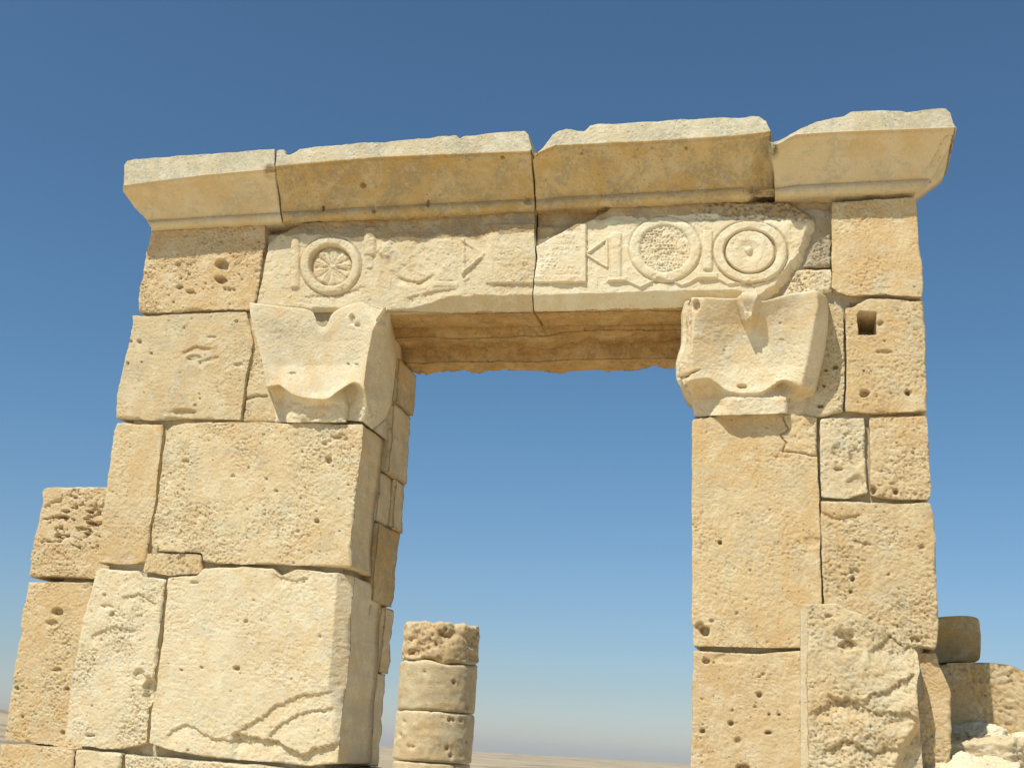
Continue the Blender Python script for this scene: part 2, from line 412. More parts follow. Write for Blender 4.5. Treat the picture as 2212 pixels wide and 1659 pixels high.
# large squared stone
block(([(360, 935), (372, 919), (401, 913), (560, 911), (784, 916)], [(784, 916), (781, 972), (770, 1041), (764, 1110), (757, 1169), (757, 1226)],
       [(324, 1177), (332, 1186), (350, 1191), (434, 1193), (437, 1211), (483, 1217), (600, 1219), (757, 1227)],
       [(360, 935), (352, 980), (345, 1040), (334, 1110), (326, 1150), (324, 1177)]),
      -.012, .39, 'tan', pierL, 14, rough=.0075, low=.010, r0=.015, pits=.10, pitf=20, side=[.02, .05, .1, .17, .26, .38, .5, .64, .8, 1], side_rough=.008,
      relief=add_rel(pit_rel([(708, 993, 9, 9, .035), (400, 997, 8, 5, .015), (725, 944, 17, 5, .015), (684, 1125, 7, 6, .03), (503, 1028, 6, 5, .012), (596, 1060, 5, 4, .015), (610, 1226, 22, 8, .03)]),
                     groove_rel([([(700, 958), (722, 948), (740, 940)], 6, .010)])))
block(([(318, 1195), (380, 1193), (433, 1198)], [(433, 1198), (435, 1238)], [(308, 1235), (370, 1243), (435, 1238)], [(318, 1195), (308, 1235)]),
      .004, .3, 'honey', pierL, 15, rough=.010, low=.006, r0=.014)
# lower narrow stone
block(([(209, 1224), (230, 1228), (298, 1232), (310, 1244), (355, 1250)], [(355, 1250), (346, 1338), (337, 1419), (331, 1479), (320, 1530), (318, 1604)],
       [(140, 1602), (169, 1610), (257, 1618), (318, 1606)], [(209, 1224), (198, 1265), (178, 1340), (160, 1430), (145, 1530), (140, 1602)]),
      .0, .5, 'pale', pierL, 16, rough=.009, low=.016, r0=.022, pits=.06, wob=.008,
      relief=add_rel(pit_rel([(322, 1490, 14, 32, .05), (300, 1460, 16, 16, .02), (232, 1310, 16, 6, .012), (195, 1588, 12, 4, .02)]),
                     step_rel([([(262, 1290), (300, 1280), (335, 1300)], .012, 30), ([(200, 1370), (240, 1352), (290, 1360)], .010, 26)])))
# large lower stone with chamfered arris
def chamf(px, py, P):
    xl = np.interp(py, [1236, 1358, 1479, 1520, 1560, 1600, 1650], [727, 720, 709, 713, 716, 722, 724])
    d = np.clip(px+1.2*fbm(P, 20, 3, 3)-xl, 0, 60)
    return -d/327*.95
block(([(362, 1246), (426, 1243), (440, 1226), (523, 1223), (590, 1228), (606, 1243), (640, 1228), (754, 1240)],
       [(754, 1240), (748, 1330), (742, 1420), (733, 1520), (729, 1590), (727, 1648)],
       [(322, 1604), (362, 1618), (440, 1634), (511, 1640), (590, 1646), (664, 1654), (727, 1648)],
       [(362, 1246), (354, 1338), (345, 1420), (338, 1480), (326, 1540), (322, 1604)]),
      -.010, .62, 'pale', pierL, 17, rough=.0045, low=.010, r0=.014, pits=.05, chisel=.0022, side=[.02, .05, .1, .17, .26, .38, .5, .64, .8, 1], side_rough=.006,
      relief=add_rel(chamf, pit_rel([(511, 1443, 7, 6, .03), (435, 1441, 4, 4, .015), (391, 1447, 4, 3, .015), (548, 1296, 4, 3, .01), (420, 1258, 10, 5, .012)]),
                     step_rel([([(505, 1580), (545, 1560), (600, 1520), (660, 1497), (714, 1493)], .015, 60),
                               ([(580, 1582), (625, 1550), (670, 1530), (716, 1525)], .015, 60),
                               ([(360, 1585), (400, 1560), (440, 1580), (470, 1590), (540, 1600)], .012, 40),
                               ([(505, 1580), (600, 1600), (650, 1625), (724, 1600)], .03, 90),
                               ([(590, 1240), (630, 1250), (665, 1245)], .010, 40)], jig=7),
                     groove_rel([([(568, 1290), (560, 1400), (553, 1530)], 1.6, .003)])))
# bottom course of the left pier (runs below the picture, down to the ground)
block(([(163, 1618), (262, 1626)], [(262, 1626), (238, 1880)], [(140, 1870), (238, 1880)], [(163, 1618), (140, 1870)]), -.02, .6, 'pale', pierL, 18, rough=.009, low=.012, r0=.02)
block(([(268, 1628), (400, 1640), (520, 1650), (640, 1660), (775, 1668)], [(775, 1668), (745, 1900)], [(240, 1880), (745, 1900)], [(268, 1628), (240, 1880)]),
      -.05, .7, 'pale', pierL, 19, rough=.010, low=.016, r0=.028, wob=.010)
block(([(140, 1880), (440, 1895)], [(440, 1895), (420, 2170)], [(110, 2150), (420, 2170)], [(140, 1880), (110, 2150)]), -.03, .7, 'tan', pierL, 20, h=.02)
block(([(446, 1895), (745, 1908)], [(745, 1908), (725, 2180)], [(426, 2170), (725, 2180)], [(446, 1895), (426, 2170)]), -.03, .7, 'tan', pierL, 21, h=.02)
# backing of the left capital
block(([(534, 674), (560, 672), (620, 672)], [(620, 672), (640, 780), (650, 911)], [(524, 910), (590, 911), (650, 911)], [(534, 674), (549, 740), (535, 815), (524, 910)]),
      .035, .35, 'tan', pierL, 22, rough=.007, low=.008, r0=.015, relief=groove_rel([([(530, 862), (560, 855), (575, 855)], 4, .02)]))

# ---- jamb stones behind the front course (left pier, facing the opening)
def box_stone(x0, x1, z0, z1, y0, y1, mat, parent, seed, h=.012, r=.02, **kw):
    nx = max(6, int((x1-x0)/h)); nz = max(6, int((z1-z0)/h))
    X, Z = np.meshgrid(np.linspace(x0, x1, nx), np.linspace(z1, z0, nz), indexing='ij')
    P = np.stack([X, np.full_like(X, y0), Z], -1)
    rg = np.stack([fbm(P+seed, 8, 4, seed), np.zeros_like(X), fbm(P+seed+3, 8, 4, seed+5)], -1)*.010
    P = P+rg
    k = max(6, int((y1-y0)/.018))
    fr = list(np.linspace(0, 1, k+1)[1:])
    o = solid('stone_block', P, y1, M[mat], parent, kw.pop('base', GB), seed, r0=r, side=fr, **kw)
    return o
def zy(px, py, Y): return float(un(px, py, Y)[2])
def xy(px, py, Y): return float(un(px, py, Y)[0])
rj = [  # top px, bottom px on the rear silhouette, front Y, split Y
    ((905, 814), (889, 898), .40, None, 'ochre'),
    ((889, 906), (876, 1043), .42, None, 'tan'),
    ((876, 1052), (867, 1147), .37, .60, 'tan'),
    ((862, 1156), (848, 1310), .38, None, 'ochre'),
    ((850, 1321), (838, 1452), .62, .62, 'tan'),
    ((838, 1459), (812, 1652), .63, None, 'pale')]
for i, (a, b_, yf, sp, mt) in enumerate(rj):
    zt, zb = zy(*a, .8), zy(*b_, .8); xr = (xy(*a, .8)+xy(*b_, .8))/2
    zt += .010; zb -= .010
    if sp is None or sp == yf:
        box_stone(-3.15, xr, zb, zt, yf, .8, mt, pierL, 30+i, side_rough=.010, rough=.006)
    else:
        box_stone(-3.15, xr, zb, zt, sp+.008, .8, mt, pierL, 30+i, side_rough=.010, rough=.006)
        box_stone(-3.15, xr-.035, zb, zt, yf, sp, mt, pierL, 40+i, side_rough=.010, rough=.006)
zt, zb = zy(850, 1321, .8), zy(838, 1452, .8)
box_stone(-3.15, -2.765, zb, zt+.02, .39, .612, 'tan', pierL, 47, side_rough=.010)
box_stone(-3.15, -2.71, .0, zy(812, 1656, .8), .62, .8, 'tan', pierL, 48, side_rough=.012, h=.02)

# ---- right pier, front course stones
block(([(1797, 436), (1980, 425)], [(1980, 425), (1983, 503), (1985, 530), (1994, 579), (1993, 641)],
       [(1797, 622), (1815, 634), (1835, 640), (1919, 636), (1950, 640), (1993, 641)], [(1797, 436), (1796, 530), (1797, 622)]),
      -.004, .6, 'honey', pierR, 51, rough=.006, low=.006, r0=.012, wob=.004, pits=.03)
block(([(1770, 516), (1793, 505)], [(1793, 505), (1794, 576)], [(1734, 577), (1794, 576)], [(1770, 516), (1734, 577)]),
      .004, .3, 'mortar', pierR, 52, rough=.012, low=.010, r0=.020)
block(([(1722, 582), (1794, 581)], [(1794, 581), (1797, 630)], [(1690, 641), (1797, 640)], [(1722, 582), (1690, 641)]),
      .000, .3, 'pale', pierR, 53, rough=.014, low=.014, r0=.022)
def sqhole(px, py, P):
    q = sdp(px+1.5*fbm(P, 25, 2, 4), py, [(1851, 680), (1857, 673), (1892, 676), (1893, 722), (1856, 722)])
    return -.34*ss(-1.0, 1.0, q)
block(([(1826, 664), (1845, 662), (1858, 652), (1875, 645), (1995, 648)], [(1995, 648), (2000, 746), (2003, 840), (2003, 888)],
       [(1826, 888), (1888, 894), (1950, 890), (2003, 888)], [(1826, 664), (1829, 777), (1826, 888)]),
      .004, .5, 'honey', pierR, 54, rough=.007, low=.010, r0=.016, pits=.08, pitf=20,
      relief=add_rel(sqhole, pit_rel([(1868, 849, 11, 9, .04), (1961, 848, 7, 7, .05), (1910, 760, 22, 6, .015), (1866, 801, 3, 3, .012), (1882, 801, 3, 3, .012), (1925, 850, 3, 3, .012)])))
# backing of the right capital
block(([(1700, 650), (1790, 655), (1812, 660), (1822, 675)], [(1822, 675), (1825, 780), (1822, 888)],
       [(1700, 896), (1770, 900), (1822, 888)], [(1700, 650), (1700, 896)]),
      .01, .4, 'tan', pierR, 55, rough=.008, low=.012, r0=.020, wob=.010,
      relief=pit_rel([(1805, 792, 8, 7, .05), (1784, 800, 5, 4, .03), (1780, 833, 4, 4, .03), (1773, 877, 9, 5, .04)]))
# tall left stone, mortar patch set into its top corner
patch = [(1690, 890), (1692, 905), (1702, 925), (1686, 940), (1700, 955), (1690, 975), (1735, 979), (1766, 984), (1768, 890)]
def patchrel(px, py, P):
    q = sdp(px+4*fbm(P, 20, 3, 9), py+4*fbm(P+3, 20, 3, 9), patch)
    return -.016*np.exp(-(q/2.2)**2)+np.where(q > 0, .010*fbm(P, 30, 4, 2), 0)
block(([(1495, 905), (1560, 897), (1692, 896), (1765, 900)], [(1765, 900), (1765, 982), (1769, 1060), (1772, 1200), (1775, 1298), (1777, 1400)],
       [(1497, 1395), (1640, 1398), (1777, 1401)], [(1495, 905), (1494, 1100), (1494, 1300), (1497, 1395)]),
      .0, .55, 'honey', pierR, 56, rough=.0060, low=.008, r0=.011, pits=.03, wob=.005,
      relief=add_rel(patchrel, pit_rel([(1555, 1171, 5, 5, .035), (1521, 1362, 14, 14, .06), (1512, 1352, 12, 12, .03), (1755, 1170, 20, 14, .010)])))
block(([(1771, 902), (1868, 903)], [(1868, 903), (1871, 980), (1873, 1066)], [(1773, 1072), (1820, 1078), (1873, 1066)], [(1771, 902), (1772, 1000), (1773, 1072)]),
      .004, .4, 'pale', pierR, 57, rough=.010, low=.014, r0=.016,
      relief=add_rel(pit_rel([(1808, 975, 14, 20, .016), (1848, 990, 18, 24, .018), (1850, 1045, 22, 22, .018), (1812, 1013, 12, 5, .02)])))
block(([(1877, 902), (1940, 899), (2003, 897)], [(2003, 897), (2006, 960), (2008, 1010), (2012, 1053), (2009, 1078)],
       [(1880, 1070), (1930, 1078), (2009, 1078)], [(1877, 902), (1878, 980), (1880, 1070)]),
      .0, .5, 'rough', pierR, 58, rough=.011, low=.012, r0=.018, pits=.14,
      relief=pit_rel([(1886, 1058, 9, 9, .05), (1935, 1062, 7, 7, .04)]))
block(([(1771, 1082), (1850, 1083), (1930, 1087), (2009, 1084)], [(2009, 1084), (2019, 1120), (2023, 1200), (2024, 1276), (2028, 1348), (2022, 1400)],
       [(1783, 1404), (1985, 1398), (2022, 1400)], [(1771, 1082), (1775, 1200), (1780, 1300), (1783, 1404)]),
      .002, .55, 'honey', pierR, 59, rough=.009, low=.012, r0=.018, pits=.05,
      relief=add_rel(pit_rel([(1846, 1236, 14, 10, .016), (1842, 1250, 6, 7, .04), (1838, 1278, 5, 5, .03), (1975, 1382, 16, 8, .02)]),
                     step_rel([([(1772, 1102), (1810, 1118), (1860, 1110)], .012, 24), ([(1845, 1165), (1880, 1172)], .01, 20)])))
block(([(1497, 1404), (1560, 1408), (1640, 1412), (1736, 1403)], [(1736, 1403), (1738, 1560), (1738, 1860)], [(1492, 1850), (1738, 1860)], [(1497, 1404), (1493, 1600), (1492, 1850)]),
      .004, .55, 'rough', pierR, 60, rough=.0055, low=.010, r0=.012, pits=.10, pitf=17, chisel=.001,
      relief=add_rel(pit_rel([(1525, 1428, 9, 7, .03), (1575, 1420, 40, 14, .010), (1605, 1657, 16, 8, .04), (1640, 1500, 7, 7, .03), (1578, 1562, 7, 7, .03), (1661, 1543, 4, 4, .02), (1683, 1543, 4, 4, .02), (1660, 1582, 9, 5, .03), (1517, 1578, 6, 6, .03)])))
block(([(1742, 1404), (1985, 1402)], [(1985, 1402), (1985, 1860)], [(1742, 1860), (1985, 1860)], [(1742, 1404), (1742, 1860)]), .05, .5, 'honey', pierR, 61, h=.012, rough=.009)
block(([(1492, 1862), (1985, 1872)], [(1985, 1872), (1985, 2200)], [(1490, 2180), (1985, 2200)], [(1492, 1862), (1490, 2180)]), .0, .7, 'honey', pierR, 62, h=.02)
# rear jamb stones of the right pier
for i, (z0, z1) in enumerate(((0.02, .9), (.92, 1.6), (1.62, 2.25), (2.27, 2.95), (2.97, 3.5), (3.52, 4.12))):
    box_stone(-.62, .66, z0, z1, .57, .8, 'tan', pierR, 64+i, h=.03)

# ---- capitals
LC = [  # back-left, front-left corner, ... notch ..., front-right corner, side, side back
 [(552, 668, .12), (545, 663, .02), (612, 668, .02), (676, 684, .02), (690, 706, .02), (704, 706, .02), (722, 684, .02), (782, 660, .02), (836, 668, .02), (842, 672, .10), (846, 676, .36)],
 [(548, 660, .12), (538, 653, -.19), (610, 661, -.15), (676, 674, -.12), (689, 704, -.10), (703, 706, -.10), (718, 676, -.12), (782, 651, -.15), (839, 664, -.19), (843, 672, .03), (846, 676, .36)],
 [(552, 690, .12), (540, 680, -.18), (610, 692, -.14), (672, 704, -.11), (690, 717, -.10), (704, 718, -.10), (722, 704, -.11), (775, 684, -.15), (823, 684, -.19), (838, 694, .02), (850, 705, .36)],
 [(555, 720, .12), (547, 716, -.16), (612, 725, -.11), (668, 735, -.09), (690, 740, -.08), (704, 740, -.08), (724, 736, -.09), (765, 730, -.12), (806, 712, -.18), (832, 722, .02), (855, 735, .38)],
 [(572, 790, .12), (568, 790, -.13), (615, 790, -.08), (665, 790, -.07), (686, 790, -.065), (705, 790, -.065), (724, 790, -.07), (758, 785, -.09), (793, 775, -.15), (822, 785, .04), (858, 772, .40)],
 [(576, 828, .12), (573, 826, -.13), (603, 822, -.115), (640, 838, -.11), (680, 846, -.105), (706, 846, -.105), (728, 836, -.11), (762, 816, -.12), (786, 828, -.15), (815, 836, .05), (853, 820, .40)],
 [(577, 838, .12), (575, 837, -.13), (603, 832, -.125), (642, 856, -.125), (680, 861, -.125), (706, 861, -.125), (730, 846, -.125), (764, 827, -.13), (787, 841, -.15), (815, 850, .05), (850, 842, .40)],
 [(582, 846, .12), (583, 842, -.02), (606, 834, .0), (643, 860, -.08), (680, 868, -.09), (706, 868, -.09), (728, 848, -.06), (760, 830, -.0), (790, 862, -.11), (815, 868, .05), (847, 860, .40)],
 [(588, 860, .12), (592, 862, .02), (610, 860, .03), (640, 872, -.05), (680, 876, -.06), (706, 876, -.06), (740, 870, -.05), (757, 864, .01), (792, 876, -.07), (812, 884, .07), (842, 878, .40)],
 [(593, 912, .12), (596, 912, .02), (614, 912, .02), (632, 912, -.03), (680, 912, -.04), (706, 912, -.04), (742, 911, -.03), (752, 908, .01), (786, 912, -.01), (806, 928, .10), (832, 905, .40)]]
def lcrel(px, py, P):
    o = pit_rel([(760, 690, 7, 13, .022), (772, 703, 9, 6, .012), (632, 806, 9, 4, .012), (752, 786, 4, 3, .01), (770, 787, 5, 3, .01)])(px, py, P)
    o = o - .02*ss(0, 12, 706-py)*ss(0, 14, (px-778)-.6*(py-651))*(P[..., 1] < 0)
    low = (py > 872)
    return o + np.where(low & (P[..., 1] < .05), .014*fbm(P, 24, 4, 77), 0)
P = net(LC, sm=8, cub=(2, 8))
solid('capital', P, .55, M['smooth'], pierL, GB, 81, rough=.0030, low=.004, r0=.006, relief=lcrel, side=[.2, .6, 1], side_rough=.002,
      label='weathered horned capital with a round notch in its top edge')
RC = [
 [(1484, 652, .2), (1500, 650, .02), (1530, 649, .02), (1595, 652, .02), (1620, 650, .02), (1648, 655, .02), (1700, 646, .02), (1752, 637, .02), (1782, 650, .02), (1786, 655, .02)],
 [(1476, 654, .1), (1490, 642, -.18), (1520, 642, -.21), (1590, 644, -.19), (1617, 640, -.21), (1646, 650, -.19), (1700, 636, -.22), (1763, 626, -.27), (1784, 638, -.20), (1788, 650, .0)],
 [(1470, 680, .1), (1482, 668, -.17), (1512, 664, -.20), (1592, 668, -.15), (1617, 668, -.145), (1646, 670, -.15), (1700, 664, -.18), (1767, 662, -.26), (1787, 670, -.15), (1790, 680, .0)],
 [(1471, 710, .1), (1480, 702, -.15), (1498, 698, -.18), (1590, 702, -.11), (1618, 703, -.10), (1646, 704, -.11), (1700, 700, -.14), (1758, 706, -.23), (1785, 712, -.12), (1788, 716, .0)],
 [(1470, 745, .1), (1476, 742, -.13), (1494, 740, -.16), (1585, 745, -.08), (1618, 746, -.075), (1648, 746, -.08), (1700, 744, -.11), (1750, 750, -.19), (1780, 754, -.10), (1783, 758, .0)],
 [(1459, 785, .1), (1462, 782, -.12), (1485, 780, -.15), (1580, 788, -.075), (1615, 790, -.07), (1648, 790, -.075), (1698, 786, -.09), (1741, 790, -.16), (1772, 794, -.08), (1775, 797, .0)],
 [(1460, 822, .1), (1463, 820, -.11), (1488, 812, -.14), (1545, 812, -.10), (1580, 832, -.085), (1640, 832, -.085), (1690, 812, -.10), (1734, 818, -.14), (1766, 822, -.06), (1768, 824, .0)],
 [(1470, 838, .1), (1473, 838, -.11), (1492, 822, -.14), (1540, 822, -.11), (1574, 845, -.10), (1642, 847, -.10), (1690, 822, -.11), (1731, 835, -.13), (1762, 842, -.05), (1764, 844, .0)],
 [(1484, 847, .1), (1490, 848, -.05), (1502, 838, -.03), (1540, 838, -.02), (1574, 852, -.07), (1642, 854, -.07), (1690, 832, .0), (1722, 850, -.08), (1752, 852, .0), (1756, 854, .01)],
 [(1492, 856, .1), (1494, 856, .0), (1512, 852, .01), (1545, 852, .0), (1575, 860, -.08), (1642, 862, -.08), (1694, 860, -.06), (1704, 862, .0), (1735, 864, .01), (1745, 864, .015)],
 [(1500, 900, .1), (1500, 900, .02), (1520, 900, .02), (1548, 896, -.03), (1575, 896, -.075), (1642, 894, -.075), (1696, 893, -.06), (1702, 896, .0), (1735, 898, .012), (1745, 898, .015)]]
def rcrel(px, py, P):
    o = pit_rel([(1503, 660, 9, 15, .035), (1603, 834, 12, 5, .03), (1565, 757, 3, 3, .008), (1688, 734, 7, 3, .006), (1685, 698, 3, 3, .01)])(px, py, P)
    # hanging wedge in the middle of the abacus
    hw = np.interp(py, [636, 655, 690, 722], [26, 27, 18, 7]); cx = np.interp(py, [640, 720], [1618, 1619])
    q = 1-np.abs(px-cx)/hw
    f = P[..., 1] < -.02
    o = o+np.where(f, np.minimum(np.clip(q, 0, 1)*1.7, 1-.25*np.clip(q-.5, 0, 1))*np.interp(py+.25*(px-1618)+6*fbm(P, 18, 3, 6), [632, 655, 684, 692, 722], [.02, .05, .080, .045, .0]), 0)
    o = o-np.where(f, .04*np.exp(-((py-812+.35*(px-1475))/2.2)**2)*ss(1520, 1490, px), 0)
    o = o-np.where(f & (px < 1497), .02*(1+fbm(P, 14, 4, 5))*ss(1497, 1486, px), 0)
    return o+np.where((py > 862), .008*fbm(P, 24, 4, 7), 0)
P = net(RC, sm=8, cub=(2, 7))
solid('capital', P, .5, M['smooth'], pierR, GB, 82, rough=.0030, low=.004, r0=.006, relief=rcrel, side=[.2, .6, 1], side_rough=.002,
      label='horned capital with a wedge hanging from the middle of its top edge')

# ---- carved lintel
def ring(px, py, cx, cy, rx, ry, w, h):
    q = np.hypot((px-cx)/rx, (py-cy)/ry); d = (q-1)*(rx+ry)/2
    return h*np.sqrt(np.clip(1-(d/w)**2, 0, 1))
def disc(px, py, cx, cy, rx, ry, h, s=2.0):
    q = np.hypot((px-cx)/rx, (py-cy)/ry); return h*ss(s, -s, (q-1)*(rx+ry)/2)
def rect(px, py, x0, x1, y0, y1, h, s=1.5):
    return h*ss(-s, s, px-x0)*ss(-s, s, x1-px)*ss(-s, s, py-y0)*ss(-s, s, y1-py)
def half(px, py, x0, x1, y0, y1, h):
    c = (x0+x1)/2; w_ = (x1-x0)/2
    return h*np.sqrt(np.clip(1-((px-c)/w_)**2, 0, 1))*ss(-2, 2, py-y0)*ss(-2, 2, y1-py)
def line(px, py, poly, w_, h):
    return h*(1-ss(w_*.5, w_, segd(px, py, poly)))
rng = np.random.RandomState(7)
def letters(px, py, x0, x1, y0, y1, rows, pitch, mask, h=.0055, size=5.2):
    o = np.zeros(px.shape); rh = (y1-y0)/rows
    for r_ in range(rows):
        x = x0+rng.rand()*3
        while x < x1:
            cx, cy = x+rng.randn()*.6, y0+(r_+.5)*rh+rng.randn()*.8; k = rng.randint(6); a = size*.55
            sel = (np.abs(px-cx) < 9) & (np.abs(py-cy) < 9)
            if sel.any():
                X, Y_ = px[sel], py[sel]
                if k == 0: v = ring(X, Y_, cx, cy, a, a, 1.7, h)
                elif k == 1: v = np.maximum(line(X, Y_, [(cx, cy-a), (cx, cy+a)], 1.7, h), line(X, Y_, [(cx-a, cy-a), (cx+a, cy-a)], 1.7, h))
                elif k == 2: v = line(X, Y_, [(cx-a, cy+a), (cx, cy-a), (cx+a, cy+a)], 1.7, h)
                elif k == 3: v = line(X, Y_, [(cx-a, cy-a), (cx-a, cy+a), (cx+a, cy-a), (cx+a, cy+a)], 1.6, h)
                elif k == 4: v = np.maximum(ring(X, Y_, cx, cy-a*.4, a*.6, a*.6, 1.5, h), line(X, Y_, [(cx-a*.6, cy-a), (cx-a*.6, cy+a)], 1.6, h))
                else: v = line(X, Y_, [(cx+a, cy-a), (cx-a, cy-a), (cx-a*.2, cy), (cx-a, cy+a), (cx+a, cy+a)], 1.6, h)
                o[sel] = np.maximum(o[sel], v)
            x += pitch*(.8+.4*rng.rand())
    return o*mask
def bottom_chamfer(px, py, P, xs, ys):
    yl = np.interp(px, xs, ys)+2.5*fbm(P, 16, 4, 3)
    return -np.clip(py-yl, 0, 60)/327*1.1
def linL(px, py, P):
    n1 = fbm(P, 12, 5, 91, .6); er = ss(.1, .6, fbm(P, 5, 3, 95))
    dam = ss(815, 850, px)*ss(950, 915, px)              # the battered stretch
    o = bottom_chamfer(px, py, P, [540, 690, 852, 887, 933, 976, 1017, 1150], [656, 664, 667, 663, 652, 639, 638, 637])
    cx, cy = 714.5, 574
    ins = disc(px, py, cx, cy, 46, 44, 1.0, 2)
    a = np.arctan2((py-cy)/.95, px-cx); q = np.hypot(px-cx, (py-cy)*1.05)
    petal = (.5+.5*np.cos(a*9+.4+.5*np.sin(a*2+1)+.5*n1))**.45*(.75+.25*np.sin(a*3+2))
    ros = .006+.016*petal*ss(41, 34, q-3*petal)*ss(2, 12, q)+.012*np.exp(-(q/5)**2)-.008*np.exp(-(np.abs(np.sin(a*4.5+.2))*q/2.6)**2)*ss(6, 12, q)
    o = o-.030*ins+np.where(ins > .02, ros*ss(44, 40, q), 0)
    o = o+ring(px, py, cx, cy, 55, 53, 11, .020)*(1-.3*er) - ring(px, py, cx, cy, 66, 64, 3, .006)
    o = o+half(px, py, 628, 647, 515, 622, .018)+half(px, py, 786, 812, 490, 552, .022)
    o = o+half(px, py, 788, 806, 552, 580, .012)*(n1+.6)
    o = o+np.clip(disc(px, py, 832, 540, 16, 14, .014, 6)*(1+n1), 0, .03)
    # broken relief between the medallion and the panel
    o = o+ring(px, py, 905, 545, 68, 62, 7, .006)*(.6+n1)*ss(925, 935, px)
    o = o+half(px, py, 946, 988, 520, 606, .012)*(.7+.4*n1)
    o = o+rect(px, py, 935, 990, 609, 619, .007, 2.5)
    o = o+line(px, py, [(1003, 586), (1040, 556)], 4, .010)+line(px, py, [(1003, 606), (1012, 600)], 4, .007)
    o = o+rect(px, py, 1048, 1165, 486, 613, .024, 1.8)*ss(1040, 1075, px+.3*(613-py)*0)
    o = o-rect(px, py, 1066, 1165, 500, 600, .006, 3)
    o = o+letters(px, py, 1070, 1150, 528, 601, 6, 9.0, ss(1066, 1074, px)*(.4+.9*ss(-.2, .3, n1)), h=.0045)+.003*fbm(P, 45, 3, 8)*ss(1060, 1075, px)*ss(505, 515, py)
    for pl in ([(1001, 520), (1044, 548)], [(1044, 548), (1001, 592)], [(1001, 520), (1001, 592)]): o = o+line(px, py, pl, 4.5, .006)*(.5+1.2*ss(-.4, .3, n1))
    o = o+ring(px, py, 878, 548, 46, 46, 6, .005)*(.4+n1)
    o = o+dam*(.010*n1-.016)+.004*n1
    # upper band, knocked back and rough
    top = ss(512, 484, py+10*n1)*ss(1090, 1000, px)
    o = o-top*.016*(1+.8*n1)
    o = np.minimum(o, .0205+.010*n1)-.004*ss(.12, .3, fbm(P, 20, 4, 66))
    # broken upper left corner
    q2 = (px-612)*.55+(py-498)*.9+8*n1
    o = o-.10*ss(8, -22, q2)
    o = o+step_rel([([(655, 640), (700, 634), (745, 628), (790, 616)], .008, 30), ([(860, 596), (905, 604), (935, 590)], .012, 22), ([(880, 640), (930, 628), (985, 624)], .010, 24)])(px, py, P)
    return o
def linR(px, py, P):
    n1 = fbm(P, 12, 5, 92, .6)
    o = bottom_chamfer(px, py, P, [1140, 1149, 1389, 1581, 1615, 1650], [638, 637, 630, 625, 632, 640])
    o = o+rect(px, py, 1100, 1267, 486, 612, .026, 1.3)-rect(px, py, 1100, 1258, 497, 598, .006, 3)
    o = o+letters(px, py, 1170, 1250, 505, 597, 7, 11.0, .35+.9*ss(-.25, .3, n1), h=.0042, size=6.0)
    o = o+letters(px, py, 1160, 1640, 644, 658, 1, 10.5, 1.0, h=.0035)
    for pl in ([(1268, 548), (1311, 517), (1312, 578), (1268, 550)],): o = o+line(px, py, pl, 3.4, .014)
    o = o+half(px, py, 1320, 1343, 505, 600, .018)+rect(px, py, 1314, 1354, 601, 609, .014)
    o = o+half(px, py, 1518, 1540, 500, 584, .018)+rect(px, py, 1508, 1550, 592, 602, .012)
    # laurel ring with an inscription
    o = o+ring(px, py, 1437, 539, 66, 61, 11, .018)*(.75+.25*np.clip(n1*3, -1, 1))-ring(px, py, 1437, 539, 78, 72, 3, .006)
    dm = disc(px, py, 1437, 539, 55, 50, 1.0, 2); o = o-.008*dm
    o = o+letters(px, py, 1384, 1490, 490, 588, 8, 9.5, dm, h=.007, size=7.0)*(.6+.8*ss(-.3, .3, n1))+dm*.006*fbm(P, 40, 3, 14)
    # shield disc with boss
    o = o+ring(px, py, 1621, 546, 68, 57, 11, .020)-disc(px, py, 1621, 546, 58, 48, .020, 2)
    q = np.hypot((px-1620)/51, (py-546)/44)
    o = o+np.where(q < 1.08, .050*ss(1.06, .96, q)-.026*ss(.9, .2, q), 0)
    o = o-ring(px, py, 1621, 546, 82, 67, 3, .008)
    # wavy moulding under the medallions
    wl = [(1290, 625), (1312, 609), (1354, 608), (1384, 622), (1405, 612), (1422, 600), (1441, 607), (1455, 608), (1472, 618), (1490, 612), (1504, 603), (1550, 603), (1573, 615), (1590, 613), (1608, 613), (1620, 605), (1627, 617), (1650, 612), (1690, 590)]
    yl = np.interp(px, [p[0] for p in wl], [p[1] for p in wl])
    o = o+.010*ss(1.5, -1.5, py-yl)*ss(1300, 1316, px)+line(px, py, wl[1:-1], 2.8, .006)
    o = np.minimum(o, .0235+.009*n1)-.003*ss(.15, .3, fbm(P, 20, 4, 67))
    o = o+.022*np.sqrt(np.clip(1-(np.hypot(px-1618, py-543)/8)**2, 0, 1))
    # rough eroded band at the top, deeper and porous towards the right
    band = ss(482, 470, py-.0*px+8*n1)*ss(1230, 1280, px)
    d, rid = worley(P, 38, 5); por = np.sqrt(np.clip(1-(d/.5)**2, 0, 1))*.016
    o = o-band*(.014+.010*n1+por*ss(1450, 1560, px))
    # broken upper left corner
    o = o-.055*ss(-4, 6, (1245-px)*.55-(py-486)+3*n1)
    # fractured right end, falling away behind the carved face
    A = [(1700, 440), (1752, 470), (1742, 483), (1730, 514), (1723, 548), (1703, 571), (1684, 592), (1675, 615), (1634, 640), (1600, 700), (1500, 700), (1500, 440)]
    s = sdp(px+6*n1, py+4*n1, A)
    o = o-np.where(px > 1590, np.clip(-s, 0, 70)/327*1.35*(1+.25*n1), 0)
    o = o-.010*ss(1670, 1720, px)*(1+n1*2)*(s > 0)
    return o
